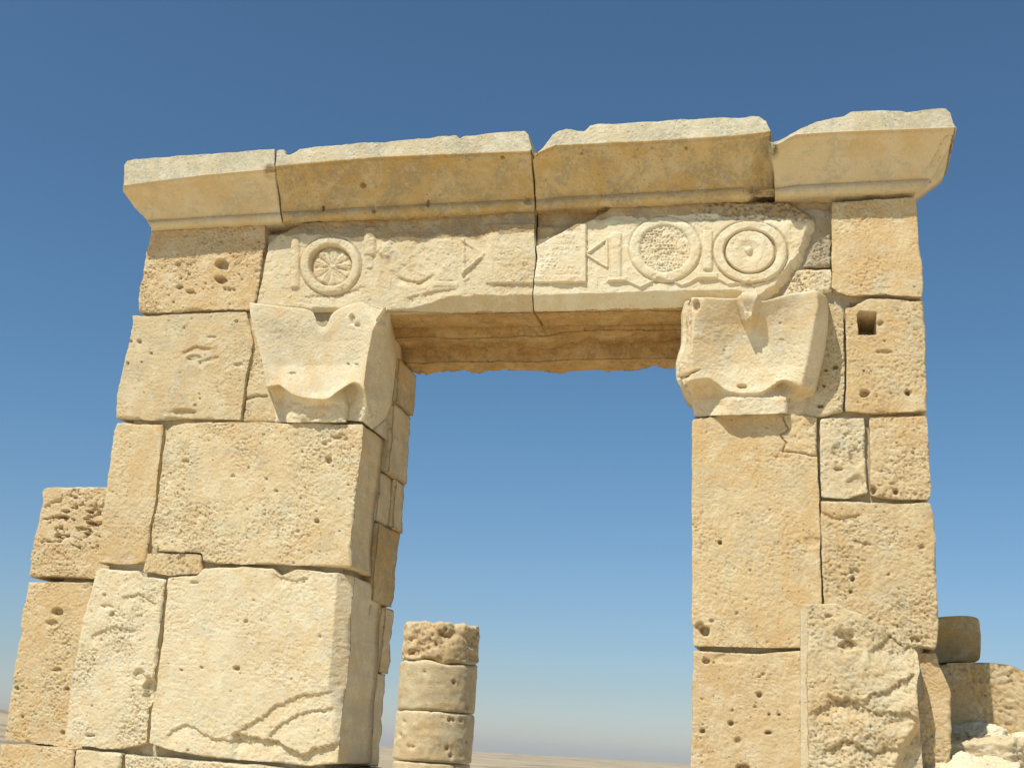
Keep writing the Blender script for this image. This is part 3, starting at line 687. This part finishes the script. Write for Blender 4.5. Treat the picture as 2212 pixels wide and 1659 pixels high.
P = coons([(578, 487), (700, 476), (900, 462), (1155, 448)], [(1157, 448), (1155, 520), (1158, 560), (1154, 600), (1145, 664)],
          [(553, 672), (640, 673), (760, 671), (850, 669), (1145, 664)], [(578, 487), (580, 530), (570, 580), (560, 630), (553, 672)], .0, h=.0050, seed=71, wob=.004)
def stripes(k): return [i/k for i in range(1, k+1)]
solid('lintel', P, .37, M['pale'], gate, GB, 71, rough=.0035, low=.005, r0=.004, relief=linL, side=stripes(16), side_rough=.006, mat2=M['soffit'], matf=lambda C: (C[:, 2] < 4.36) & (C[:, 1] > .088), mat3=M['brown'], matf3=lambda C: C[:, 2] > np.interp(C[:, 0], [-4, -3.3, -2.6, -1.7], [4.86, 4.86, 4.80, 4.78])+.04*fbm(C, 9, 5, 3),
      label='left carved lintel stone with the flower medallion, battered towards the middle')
P = coons([(1159, 448), (1400, 438), (1600, 430), (1766, 424)], [(1766, 424), (1757, 523), (1740, 560), (1711, 602), (1696, 627), (1680, 657)],
          [(1147, 664), (1400, 659), (1680, 657)], [(1159, 448), (1157, 520), (1162, 560), (1156, 600), (1147, 664)], .0, h=.0050, seed=72, wob=.004)
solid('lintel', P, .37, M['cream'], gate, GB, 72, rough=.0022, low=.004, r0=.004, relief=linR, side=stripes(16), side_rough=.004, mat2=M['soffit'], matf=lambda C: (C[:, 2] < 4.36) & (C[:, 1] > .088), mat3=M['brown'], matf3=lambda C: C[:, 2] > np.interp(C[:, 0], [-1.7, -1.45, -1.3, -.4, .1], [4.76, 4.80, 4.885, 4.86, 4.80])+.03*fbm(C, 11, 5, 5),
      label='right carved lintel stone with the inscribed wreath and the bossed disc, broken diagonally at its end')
# rough rear lintels stepping down behind
def beam(x0, x1, z0, z1, y0, y1, seed, amp, mat):
    nx = int((x1-x0)/.014); nz = int((z1-z0)/.014)
    X, Z = np.meshgrid(np.linspace(x0, x1, nx), np.linspace(z1, z0, nz), indexing='ij')
    P = np.stack([X, np.full_like(X, y0), Z], -1)
    w_ = fbm(P*np.array([1, 1, 0]), 2.2, 4, seed); P[..., 2] += amp*w_*np.linspace(0, 1, nz)[None]
    q = stripes(18)
    return solid('rear_lintel', P, y1, M[mat], gate, GB, seed, rough=.008, low=.010, r0=.010, side=q, side_rough=.024, label=None)
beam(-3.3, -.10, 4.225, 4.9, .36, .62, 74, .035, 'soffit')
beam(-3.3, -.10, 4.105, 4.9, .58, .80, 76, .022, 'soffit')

# ---- cornice
def cornice(topE, lip, leftE, rightE, mat, seed, relief=None, prof_bump=.0, label=None, Yb=.5, flush=None, **kw):
    """topE: silhouette, lip: lower edge of the fascia (photo lines at the front plane); leftE/rightE: end lines as photo points"""
    YF = -.29
    tx = un([p[0] for p in topE], [p[1] for p in topE], YF); lx = un([p[0] for p in lip], [p[1] for p in lip], YF)
    prof = [(.0, 4.945), (-.035, 4.95), (-.055, 4.965), (-.060, 4.985), (-.050, 5.003), (-.042, 5.010), (-.055, 5.018), (-.075, 5.035), (-.10, 5.062), (-.135, 5.098), (-.18, 5.135), (-.225, 5.162), (-.262, 5.178), (-.268, 5.188), (-.29, 5.190)]
    prof = np.array(prof)[::-1]
    zl0 = 5.190
    # arc length resampling of the lower profile, then fascia rows above
    pr = resample(prof, int(plen(prof)/HS))
    ends = []
    for E in (leftE, rightE):
        E = np.array(E, float); ends.append(E)
    def xend(E, Y, z):
        W_ = un(E[:, 0], E[:, 1], Y); o_ = np.argsort(W_[:, 2]); return np.interp(z, W_[o_, 2], W_[o_, 0])
    nf = int(.19/HS)
    L_ = max(tx[-1, 0], lx[-1, 0])-min(tx[0, 0], lx[0, 0]); n = int(L_/HS)
    u = np.linspace(0, 1, n)
    rows = []
    for k in range(nf+len(pr)):
        if k < nf:
            a = 1-k/nf; xl = xend(ends[0], YF, 5.19+.18*a); xr = xend(ends[1], YF, 5.19+.18*a)
            x = xl+(xr-xl)*u; zt = np.interp(x, tx[:, 0], tx[:, 2]); zb = np.interp(x, lx[:, 0], lx[:, 2])
            z = zb+(zt-zb)*a; y = YF+.012*a+0*x
        else:
            Yk, zk = pr[k-nf]; xl = xend(ends[0], Yk, zk); xr = xend(ends[1], Yk, zk); x = xl+(xr-xl)*u
            zb = np.interp(x, lx[:, 0], lx[:, 2]); z = zk+(zb-zl0)*np.clip((zk-4.945)/(zl0-4.945), 0, 1)**1.2; y = Yk+0*x
        rows.append(np.stack([x, y, z], -1))
    P = np.stack(rows, 1)
    ob = solid('cornice_block', P, Yb, M[mat], gate, GB, seed, relief=relief, label=label, side=[.02, .05, .1, .16, .24, .34, .46, .6, .78, 1],
                 mat2=M['grey'], matf=lambda C: C[:, 2] > np.interp(C[:, 0], lx[:, 0], lx[:, 2])+.008, **kw)
    if flush is not None:      # the return dies into the wall face behind
        me = ob.data; c = np.empty(len(me.vertices)*3, np.float32); me.vertices.foreach_get('co', c); c = c.reshape(-1, 3)
        lim = flush-GB[0]+np.clip((c[:, 2]-5.0)*1.25, 0, .4); k = c[:, 1]+GB[1] > -.02; c[k, 0] = np.minimum(c[k, 0], lim[k])
        me.vertices.foreach_set('co', c.ravel()); me.update()
    return ob
def jit(x0, y0, x1, y1, n, amp, seed):
    r_ = np.random.RandomState(seed); t = np.linspace(0, 1, n)
    j = r_.randn(n)*amp; j = np.convolve(j, [.3, .4, .3], 'same')
    return [(x0+(x1-x0)*a, y0+(y1-y0)*a+b_) for a, b_ in zip(t, j)]
cornice([(262, 354), (270, 343), (285, 341)]+jit(300, 341, 586, 320, 14, 1.2, 1), [(262, 404), (291, 398), (440, 379), (588, 366)],
        [(264, 350), (266, 405), (291, 445), (316, 475), (327, 494)], [(590, 320), (591, 380), (601, 440), (610, 488)],
        'cornice', 91, rough=.0022, low=.004, r0=.012, side_rough=.01,
        relief=lambda px, py, P: -.015*ss(18, 0, px-.25*(410-py)-262)*ss(420, 395, py)-.02*disc(px, py, 583, 372, 12, 16, 1.0, 4))
cornice([(592, 326), (600, 319), (612, 320), (622, 330), (634, 327), (645, 320)]+jit(665, 318, 985, 290, 22, 1.6, 2)+[(992, 296), (1002, 291)]+jit(1020, 288, 1132, 281, 8, 1.2, 3)+[(1142, 290), (1160, 316)],
        [(592, 360), (805, 341), (1000, 333), (1136, 328), (1160, 326)],
        [(593, 326), (592, 380), (603, 440), (613, 488)], [(1139, 284), (1148, 322), (1146, 350), (1151, 400), (1155, 446)],
        'ochre', 92, rough=.0045, low=.008, r0=.016, side_rough=.012,
        relief=add_rel(pit_rel([(784, 401, 7, 6, .03), (1085, 342, 6, 5, .03), (698, 451, 3, 6, .03), (807, 455, 5, 8, .03), (925, 440, 4, 8, .02), (1140, 436, 10, 8, .02), (622, 330, 7, 4, .03)])))
cornice([(1158, 328), (1172, 318), (1184, 302), (1192, 288), (1208, 277), (1222, 275), (1246, 279), (1262, 279), (1275, 268)]+jit(1290, 265, 1560, 253, 16, 1.8, 5)+jit(1575, 252, 1640, 250, 5, 1.5, 6)+[(1650, 256), (1664, 262)],
        [(1150, 336), (1175, 325), (1200, 315), (1400, 306), (1590, 294), (1670, 284)],
        [(1160, 326), (1151, 355), (1154, 400), (1158, 446)], [(1656, 258), (1664, 300), (1669, 340), (1673, 424)],
        'ochre', 93, rough=.0045, low=.008, r0=.018, side_rough=.014,
        relief=lambda px, py, P: -.07*ss(-10, 30, (px-1640)+.55*np.abs(py-372)*0+ np.interp(py, [290, 310, 345, 400, 430], [-20, 0, 8, 30, 22])+6*fbm(P, 12, 4, 2))*ss(285, 305, py)
        + pit_rel([(1482, 322, 4, 4, .02), (1256, 333, 3, 3, .02), (1370, 340, 5, 4, .01)])(px, py, P))
cornice([(1668, 306), (1690, 298), (1730, 276), (1762, 262), (1800, 252), (1822, 249), (1838, 239)]+jit(1850, 238, 1945, 236, 6, 1.0, 8)+jit(1960, 240, 2030, 232, 6, .8, 9)+[(2044, 232), (2056, 244), (2068, 276)],
        [(1664, 318), (1690, 308), (1707, 297), (1720, 291), (1796, 286), (2068, 276)],
        [(1669, 306), (1666, 330), (1672, 370), (1674, 430)], [(2056, 240), (2068, 278), (2052, 330), (2018, 385), (1978, 420)],
        'cornice', 94, Yb=.30, flush=.672, rough=.0025, low=.005, r0=.012, side_rough=.008,
        relief=lambda px, py, P: -.025*ss(-3, 3, (px-2010)+.62*(py-320)*1.0-18+8*fbm(P, 10, 4, 6))*ss(292, 300, py)*ss(385, 350, py)*(1+.6*fbm(P, 20, 3, 4)) - .05*disc(px, py, 1672, 330, 10, 14, 1.0, 5))
# packing stones above the rear of the lintel and behind the cornice
def slab_box(name, x0, x1, z0, z1, y0, y1, mat, parent, seed, h=.03, base=GB, **kw):
    nx = max(6, int((x1-x0)/h)); nz = max(6, int((z1-z0)/h))
    X, Z = np.meshgrid(np.linspace(x0, x1, nx), np.linspace(z1, z0, nz), indexing='ij')
    P = np.stack([X, np.full_like(X, y0), Z], -1)
    return solid(name, P, y1, M[mat], parent, base, seed, **kw)
slab_box('packing_stone', -4.05, -3.88, 4.33, 4.945, .10, .36, 'mortar', gate, 96, h=.01, rough=.012)
slab_box('packing_stone', -.14, .20, 4.30, 4.985, .07, .36, 'brown', gate, 97, h=.01, rough=.012)

# ------------------------------------------------------------------ broken pilaster in front of the right pier
PB = (.25, -.12, 0)
pil = thing('broken_pilaster', 'broken pilaster stump with a jagged top against the foot of the right pier', 'pilaster', PB)
def pilrel(px, py, P):
    n1 = fbm(P, 9, 5, 44, .6)
    o = -.14*ss(1880, 1995, px+30*n1)*ss(1480, 1340, py)
    o = o-.10*ss(-10, 14, px-np.interp(py, [1560, 1600, 1660], [1985, 1960, 1935])+10*n1)*ss(1540, 1580, py)
    o = o+.022*n1*ss(1790, 1840, px-.25*(py-1300)*0+20*n1)
    o = o+step_rel([([(1880, 1400), (1920, 1372), (1980, 1395)], .018, 70), ([(1790, 1500), (1850, 1512), (1920, 1485), (1975, 1450)], .02, 60),
                    ([(1760, 1532), (1830, 1500), (1880, 1530), (1985, 1540)], .02, 50), ([(1780, 1620), (1830, 1600), (1900, 1622), (1960, 1600)], .02, 50)], jig=12)(px, py, P)
    o = o+pit_rel([(1832, 1392, 20, 14, .05), (1825, 1372, 26, 14, .03), (1925, 1352, 12, 8, .03), (1900, 1340, 10, 10, .02), (1790, 1330, 10, 6, .015)])(px, py, P)
    return o
block(([(1743, 1303), (1804, 1301), (1830, 1314), (1847, 1318), (1876, 1336), (1896, 1350), (1923, 1350), (1956, 1362), (1974, 1384)],
       [(1974, 1384), (1986, 1410), (1990, 1449), (1978, 1475), (1982, 1529), (1992, 1576), (1996, 1659), (1996, 1860)],
       [(1744, 1860), (1996, 1860)], [(1743, 1303), (1745, 1500), (1744, 1860)]),
      -.15, .16, 'tan', pil, 101, name='pilaster_shaft', base=PB, rough=.009, low=.014, r0=.016, wob=.010, ledge=.004, relief=pilrel, pits=.05, side=stripes(10), side_rough=.01)
block(([(1729, 1318), (1748, 1312)], [(1748, 1312), (1748, 1860)], [(1729, 1860), (1748, 1860)], [(1729, 1318), (1729, 1860)]),
      -.07, .08, 'pale', pil, 102, name='pilaster_margin', base=PB, rough=.0015, low=.002, r0=.006, wob=.002, side=stripes(5), side_rough=.002)
slab_box('pilaster_base', un(1725, 1800, -.1)[0], un(2000, 1800, -.1)[0], 0, .98, -.17, .0, 'tan', pil, 103, base=PB)
SB = (.85, .3, 0)
stub = thing('corner_stone', 'upright tan corner stone wedged between the broken pilaster and the shaded wall', 'stone block', SB)
block(([(1975, 1410), (2022, 1408)], [(2022, 1408), (2035, 1449), (2053, 1486), (2058, 1529), (2056, 1590), (2052, 1900)], [(1975, 1900), (2052, 1900)], [(1975, 1410), (1975, 1900)]),
      .06, .35, 'honey', stub, 104, base=SB, rough=.008, low=.014, r0=.03, wob=.010, side=stripes(6), side_rough=.01)

# ------------------------------------------------------------------ wall stub on the left
WB = (-5.0, .4, 0)
wst = thing('wall_stub', 'low broken end of pitted stone wall against the outer side of the left pier', 'wall', WB)
block(([(94, 1056), (105, 1052), (170, 1050), (260, 1053)], [(260, 1053), (236, 1252)], [(57, 1246), (120, 1244), (236, 1252)], [(94, 1056), (82, 1120), (68, 1190), (57, 1246)]),
      .20, .5, 'rough', wst, 111, base=WB, rough=.008, low=.012, r0=.024, pits=.1, wob=.008,
      relief=lambda px, py, P: -.05*np.clip(fbm(P*np.array([1, 1, 1.8]), 14, 4, 3, .6)-.05, 0, 1)*2.2*disc(px, py, 165, 1135, 75, 62, 1.0, 24))
block(([(57, 1255), (130, 1257), (236, 1258)], [(236, 1258), (180, 1620)], [(9, 1598), (90, 1606), (180, 1620)], [(57, 1255), (40, 1370), (24, 1490), (9, 1598)]),
      .20, .5, 'honey', wst, 112, base=WB, rough=.008, low=.010, r0=.026, pits=.05,
      relief=pit_rel([(122, 1320, 14, 9, .04), (110, 1345, 16, 8, .02), (36, 1486, 6, 6, .03), (143, 1487, 6, 5, .025), (123, 1446, 12, 6, .02), (48, 1548, 4, 5, .02)]))
block(([(0, 1606), (90, 1611), (160, 1619)], [(160, 1619), (136, 1870)], [(-40, 1860), (136, 1870)], [(0, 1606), (-40, 1860)]), -.015, .7, 'honey', wst, 113, base=WB, rough=.008, low=.012, r0=.022)
slab_box('stone_block', -4.95, -4.56, 0, .78, -.03, .7, 'tan', wst, 114, base=WB)
slab_box('rubble_core', -4.98, -4.60, .0, 2.6, .30, .66, 'mortar', wst, 115, base=WB)

# ------------------------------------------------------------------ column behind the opening
CY = 3.9
a = un(876, 1350, CY); b_ = un(1034, 1357, CY); CXc = (a[0]+b_[0])/2; CR = (b_[0]-a[0])/2*.985
CB = (CXc, CY, 0)
col_ = thing('stone_column', 'round stone column of stacked drums with a crumbling top seen through the gateway', 'column', CB)
def drum(z0, z1, mat, seed, rough=.008, low=.010, taper=0.0, top=None, bot=None, label=None, pits=.05, big=0.0):
    nt_, nz = 200, max(8, int((z1-z0)/.013)); th = np.linspace(0, 2*math.pi, nt_, endpoint=False)
    T, Z = np.meshgrid(th, np.linspace(z1, z0, nz), indexing='ij')
    r_ = CR*(1+.006*seed % .02); dirv = np.stack([np.cos(T), np.sin(T), 0*T], -1)
    P = dirv*r_; P[..., 2] = Z
    k = np.linspace(0, 1, nz)[None]
    if top is not None: P[..., 2] += top(T)*(1-k)
    if bot is not None: P[..., 2] += bot(T)*k
    S = P+seed
    off = rough*fbm(S, 16, 5, seed, .6)+low*fbm(S, 3, 3, seed+4)-big*np.clip(fbm(S*np.array([1, 1, 1.8]), 9, 4, seed+2, .6), 0, 1)
    q = fbm(S*np.array([.4, .4, 5]), 6, 3, seed+8); off = off+rough*.4*q
    d, rid = worley(S, 18, seed); off = off-np.where(rid > 1-pits, np.sqrt(np.clip(1-(d/.45)**2, 0, 1))*.02, 0)
    e = np.minimum(k, 1-k)*(z1-z0); rr = .022*(1+fbm(P, 7, 2, seed+9)); x = np.clip(1-e/rr, 0, 1); off = off-rr*(1-np.sqrt(1-x*x*.98))
    P = P+dirv*off[..., None]
    V = P.reshape(-1, 3); idx = np.arange(nt_*nz).reshape(nt_, nz); nx_ = np.roll(idx, -1, 0)
    F = np.stack([idx[:, :-1], idx[:, 1:], nx_[:, 1:], nx_[:, :-1]], -1).reshape(-1, 4)
    tc_ = V[idx[:, 0]].mean(0)+np.array([0, 0, .004]); bc = V[idx[:, -1]].mean(0); c0 = len(V)
    V = np.concatenate([V, tc_[None], bc[None]])
    F3 = np.concatenate([np.stack([idx[:, 0], nx_[:, 0], np.full(nt_, c0)], -1), np.stack([nx_[:, -1], idx[:, -1], np.full(nt_, c0+1)], -1)])
    return mk('drum', V, F, M[mat], col_, (0, 0, 0), F3=F3, label=label)
zz = [float(un((x0+x1)/2, (y0+y1)/2, CY)[2]) for (x0, y0, x1, y1) in ((876, 1347, 1034, 1356), (873, 1430, 1031, 1438), (866, 1533, 1024, 1543), (857, 1640, 1021, 1650))]
wv = lambda T: .013*np.sin(T*3+1.0)+.008*np.sin(T*7)
drum(zz[1]+.003, zz[0], 'rough', 121, rough=.020, low=.016, big=.07, pits=.3, bot=wv, top=lambda T: .012*np.sin(T*9)+.008*np.sin(T*17), label='crumbling top drum')
drum(zz[2]+.002, zz[1]-.004, 'tan', 122, top=wv)
drum(zz[3]+.002, zz[2]-.004, 'tan', 123, rough=.010)
drum(zz[3]-.62, zz[3]-.004, 'tan', 124)
drum(0, zz[3]-.63, 'tan', 125)

# ------------------------------------------------------------------ ruined wall on the right, mostly in the gateway's shade
RB = (1.6, 1.3, 0)
rw = thing('ruined_wall', 'ruined squared block wall beyond the right pier, partly in the shade of the gateway', 'wall', RB)
YW = .80
block(([(2040, 1432), (2090, 1430), (2150, 1432), (2185, 1436), (2215, 1450), (2330, 1458)], [(2330, 1458), (2330, 1600)], [(2040, 1610), (2330, 1600)], [(2040, 1432), (2040, 1610)]),
      YW, .5, 'honey', rw, 131, base=RB, h=.009, rough=.012, low=.02, r0=.03, wob=.012, ledge=.003, side=stripes(8))
block(([(1990, 1334), (2012, 1331), (2105, 1330), (2116, 1337)], [(2116, 1337), (2119, 1380), (2117, 1428)], [(1990, 1432), (2117, 1428)], [(1990, 1334), (1990, 1432)]),
      YW+.35, .5, 'ochre', rw, 132, base=RB, h=.009, rough=.006, low=.012, r0=.03, wob=.006, side=stripes(8), label='squared block on top, wholly in shade')
slab_box('rubble_core', un(2045, 1500, YW)[0], un(2330, 1500, YW)[0], 0, zy(2150, 1610, YW)+.02, YW, YW+.7, 'tan', rw, 133, base=RB)
slab_box('stone_block', un(1995, 1500, YW+.3)[0], un(2115, 1500, YW+.3)[0], zy(2050, 1640, YW+.3), zy(2050, 1434, YW+.3), YW+.36, YW+.8, 'honey', rw, 134, base=RB)

# ------------------------------------------------------------------ loose rocks at the lower right
def rock(name, label, px, py, Y, sx, sy, sz, mat, seed, flat=.0, amp=.22):
    c = un(px, py, Y)
    nu, nv = 150, 80
    U, Vv = np.meshgrid(np.linspace(0, 2*math.pi, nu, endpoint=False), np.linspace(.0, math.pi, nv), indexing='ij')
    D = np.stack([np.cos(U)*np.sin(Vv), np.sin(U)*np.sin(Vv), np.cos(Vv)], -1)
    # faceted boulder: clip the sphere by random planes
    rs = np.random.RandomState(seed); pl = rs.randn(16, 3); pl /= np.linalg.norm(pl, axis=1, keepdims=True); dist = .62+.33*rs.rand(16)
    k = D@pl.T; R_ = np.where(k > .05, dist[None, None]/np.maximum(k, .05), 9).min(2); R_ = np.minimum(R_, 1.05)
    P = D*(R_*(1+amp*.5*fbm(D+seed, 2.2, 4, seed)))[..., None]*np.array([sx, sy, sz])
    P = P+D*(.016*fbm(P+seed, 12, 5, seed+2, .65)-.012*ss(.05, .12, fbm(P*np.array([1, 1, 2.2])+seed, 9, 4, seed+5, .6))-.006*ss(.05, .12, fbm(P+seed, 26, 3, seed+7))+.003*vnoise((P+seed)*150, 3))[..., None]
    V = P.reshape(-1, 3); idx = np.arange(nu*nv).reshape(nu, nv); nx_ = np.roll(idx, -1, 0)
    F = np.stack([idx[:, :-1], idx[:, 1:], nx_[:, 1:], nx_[:, :-1]], -1).reshape(-1, 4)
    o = mk(name, V, F, M[mat], None); o.location = c; o['label'] = label; o['category'] = 'rock'; o['group'] = 'loose rocks at the foot of the ruined wall'
    return o
rock('rock', 'small white rock at the foot of the shaded wall, highest of the loose rocks', 2110, 1590, .75, .19, .16, .075, 'cream', 3)
rock('rock', 'pale broken rock right behind the small white one, cut by the picture edge', 2205, 1604, .80, .17, .18, .07, 'cream', 9)
rock('rock', 'big tan and white rock with a pointed left tip below the small white rock', 2125, 1640, .45, .36, .25, .16, 'pale', 5)
rock('rock', 'lowest white rock in the lower right corner, only its rounded top showing', 2110, 1690, .10, .34, .25, .17, 'cream', 14)

# ------------------------------------------------------------------ ground and far desert plateau
nr, na = 260, 360
rad = np.concatenate([[0.0], np.geomspace(.6, 12000, nr-1)]); ang = np.linspace(0, 2*math.pi, na, endpoint=False)
Rr, Aa = np.meshgrid(rad, ang, indexing='ij')
X = Rr*np.sin(Aa); Y = Rr*np.cos(Aa)
Q = np.stack([X, Y, 0*X], -1)
drop = -42*ss(35, 420, Rr)
hills = ss(400, 2000, Rr)*(9*fbm(Q, 1/1900., 5, 3)+6*fbm(Q, 1/520., 5, 6, .6))*(1-.5*ss(7000, 11000, Rr))
rise = 10*ss(1800, 7000, Rr)-6*ss(8000, 12000, Rr)
left_hill = 84*np.exp(-((Aa-(2*math.pi-.72))/.16)**2)*ss(1800, 3500, Rr)*ss(7000, 4500, Rr)
ZG = drop+hills+rise+left_hill+.05*fbm(Q, .6, 4, 2)*ss(60, 20, Rr)+1.2*fbm(Q, 1/25., 4, 8)*ss(20, 120, Rr)-.02
ZG[0] = ZG[0].mean()
V = np.stack([X, Y, ZG], -1).reshape(-1, 3)
idx = np.arange(nr*na).reshape(nr, na); nx_ = np.roll(idx, -1, 1)
F = np.stack([idx[:-1], idx[1:], nx_[1:], nx_[:-1]], -1).reshape(-1, 4)
gm = bpy.data.materials.new('desert_ground'); gm.use_nodes = True; t = gm.node_tree; b = t.nodes['Principled BSDF']; b.inputs['Roughness'].default_value = 1
tc = t.nodes.new('ShaderNodeTexCoord')
def gn(scale, det):
    n = t.nodes.new('ShaderNodeTexNoise'); n.inputs['Scale'].default_value = scale; n.inputs['Detail'].default_value = det; t.links.new(tc.outputs['Object'], n.inputs['Vector']); return n
def gmx(a, c, fac):
    x = t.nodes.new('ShaderNodeMix'); x.data_type = 'RGBA'
    for s_, v_ in ((6, a), (7, c)):
        if hasattr(v_, 'links'): t.links.new(v_, x.inputs[s_])
        else: x.inputs[s_].default_value = tuple(v_)+(1,)
    t.links.new(fac, x.inputs[0]); return x.outputs[2]
def grp(v, a, c):
    r_ = t.nodes.new('ShaderNodeMapRange'); r_.inputs[1].default_value = a; r_.inputs[2].default_value = c; t.links.new(v, r_.inputs[0]); return r_.outputs[0]
c1 = gmx((.68, .55, .35), (.74, .62, .42), grp(gn(.004, 8).outputs[0], .4, .62))
c1 = gmx(c1, (.50, .38, .23), grp(gn(.3, 8).outputs[0], .56, .7))
c1 = gmx(c1, (.62, .50, .34), grp(gn(6, 8).outputs[0], .45, .7))
vl = t.nodes.new('ShaderNodeVectorMath'); vl.operation = 'LENGTH'; t.links.new(tc.outputs['Object'], vl.inputs[0])
far = gmx((.42, .32, .18), (.50, .39, .235), grp(gn(.0022, 10).outputs[0], .42, .6)); far = gmx(far, (.26, .20, .125), grp(gn(.009, 12).outputs[0], .53, .64)); far = gmx(far, (.50, .41, .28), grp(gn(.0045, 12).outputs[0], .60, .64))
c1 = gmx(c1, far, grp(vl.outputs['Value'], 25, 160))
t.links.new(c1, b.inputs['Base Color'])
bp = t.nodes.new('ShaderNodeBump'); bp.inputs['Distance'].default_value = .03; t.links.new(gn(9, 8).outputs[0], bp.inputs['Height']); t.links.new(bp.outputs[0], b.inputs['Normal'])
g = mk('ground', V, F, gm, None); g['kind'] = 'structure'

# ------------------------------------------------------------------ dusty air
hz = bpy.data.materials.new('dusty_air'); hz.use_nodes = True; t = hz.node_tree
for n_ in list(t.nodes):
    if n_.type != 'OUTPUT_MATERIAL': t.nodes.remove(n_)
pv = t.nodes.new('ShaderNodeVolumePrincipled'); pv.inputs['Color'].default_value = (.97, .97, .97, 1)
pv.inputs['Density'].default_value = HAZE = 2.2e-5; pv.inputs['Anisotropy'].default_value = .2
t.links.new(pv.outputs[0], [n_ for n_ in t.nodes if n_.type == 'OUTPUT_MATERIAL'][0].inputs['Volume'])
zlo, zhi = float(ZG.min())-1.5, float(ZG.max())+6
hx = 12400
Vh = np.array([(x, y, z) for x in (-hx, hx) for y in (-hx, hx) for z in (zlo, zhi)], float)
Fh = np.array([(0, 1, 3, 2), (4, 6, 7, 5), (0, 4, 5, 1), (2, 3, 7, 6), (0, 2, 6, 4), (1, 5, 7, 3)])
ho = mk('haze', Vh, Fh, hz, None, smooth=False); ho['kind'] = 'stuff'
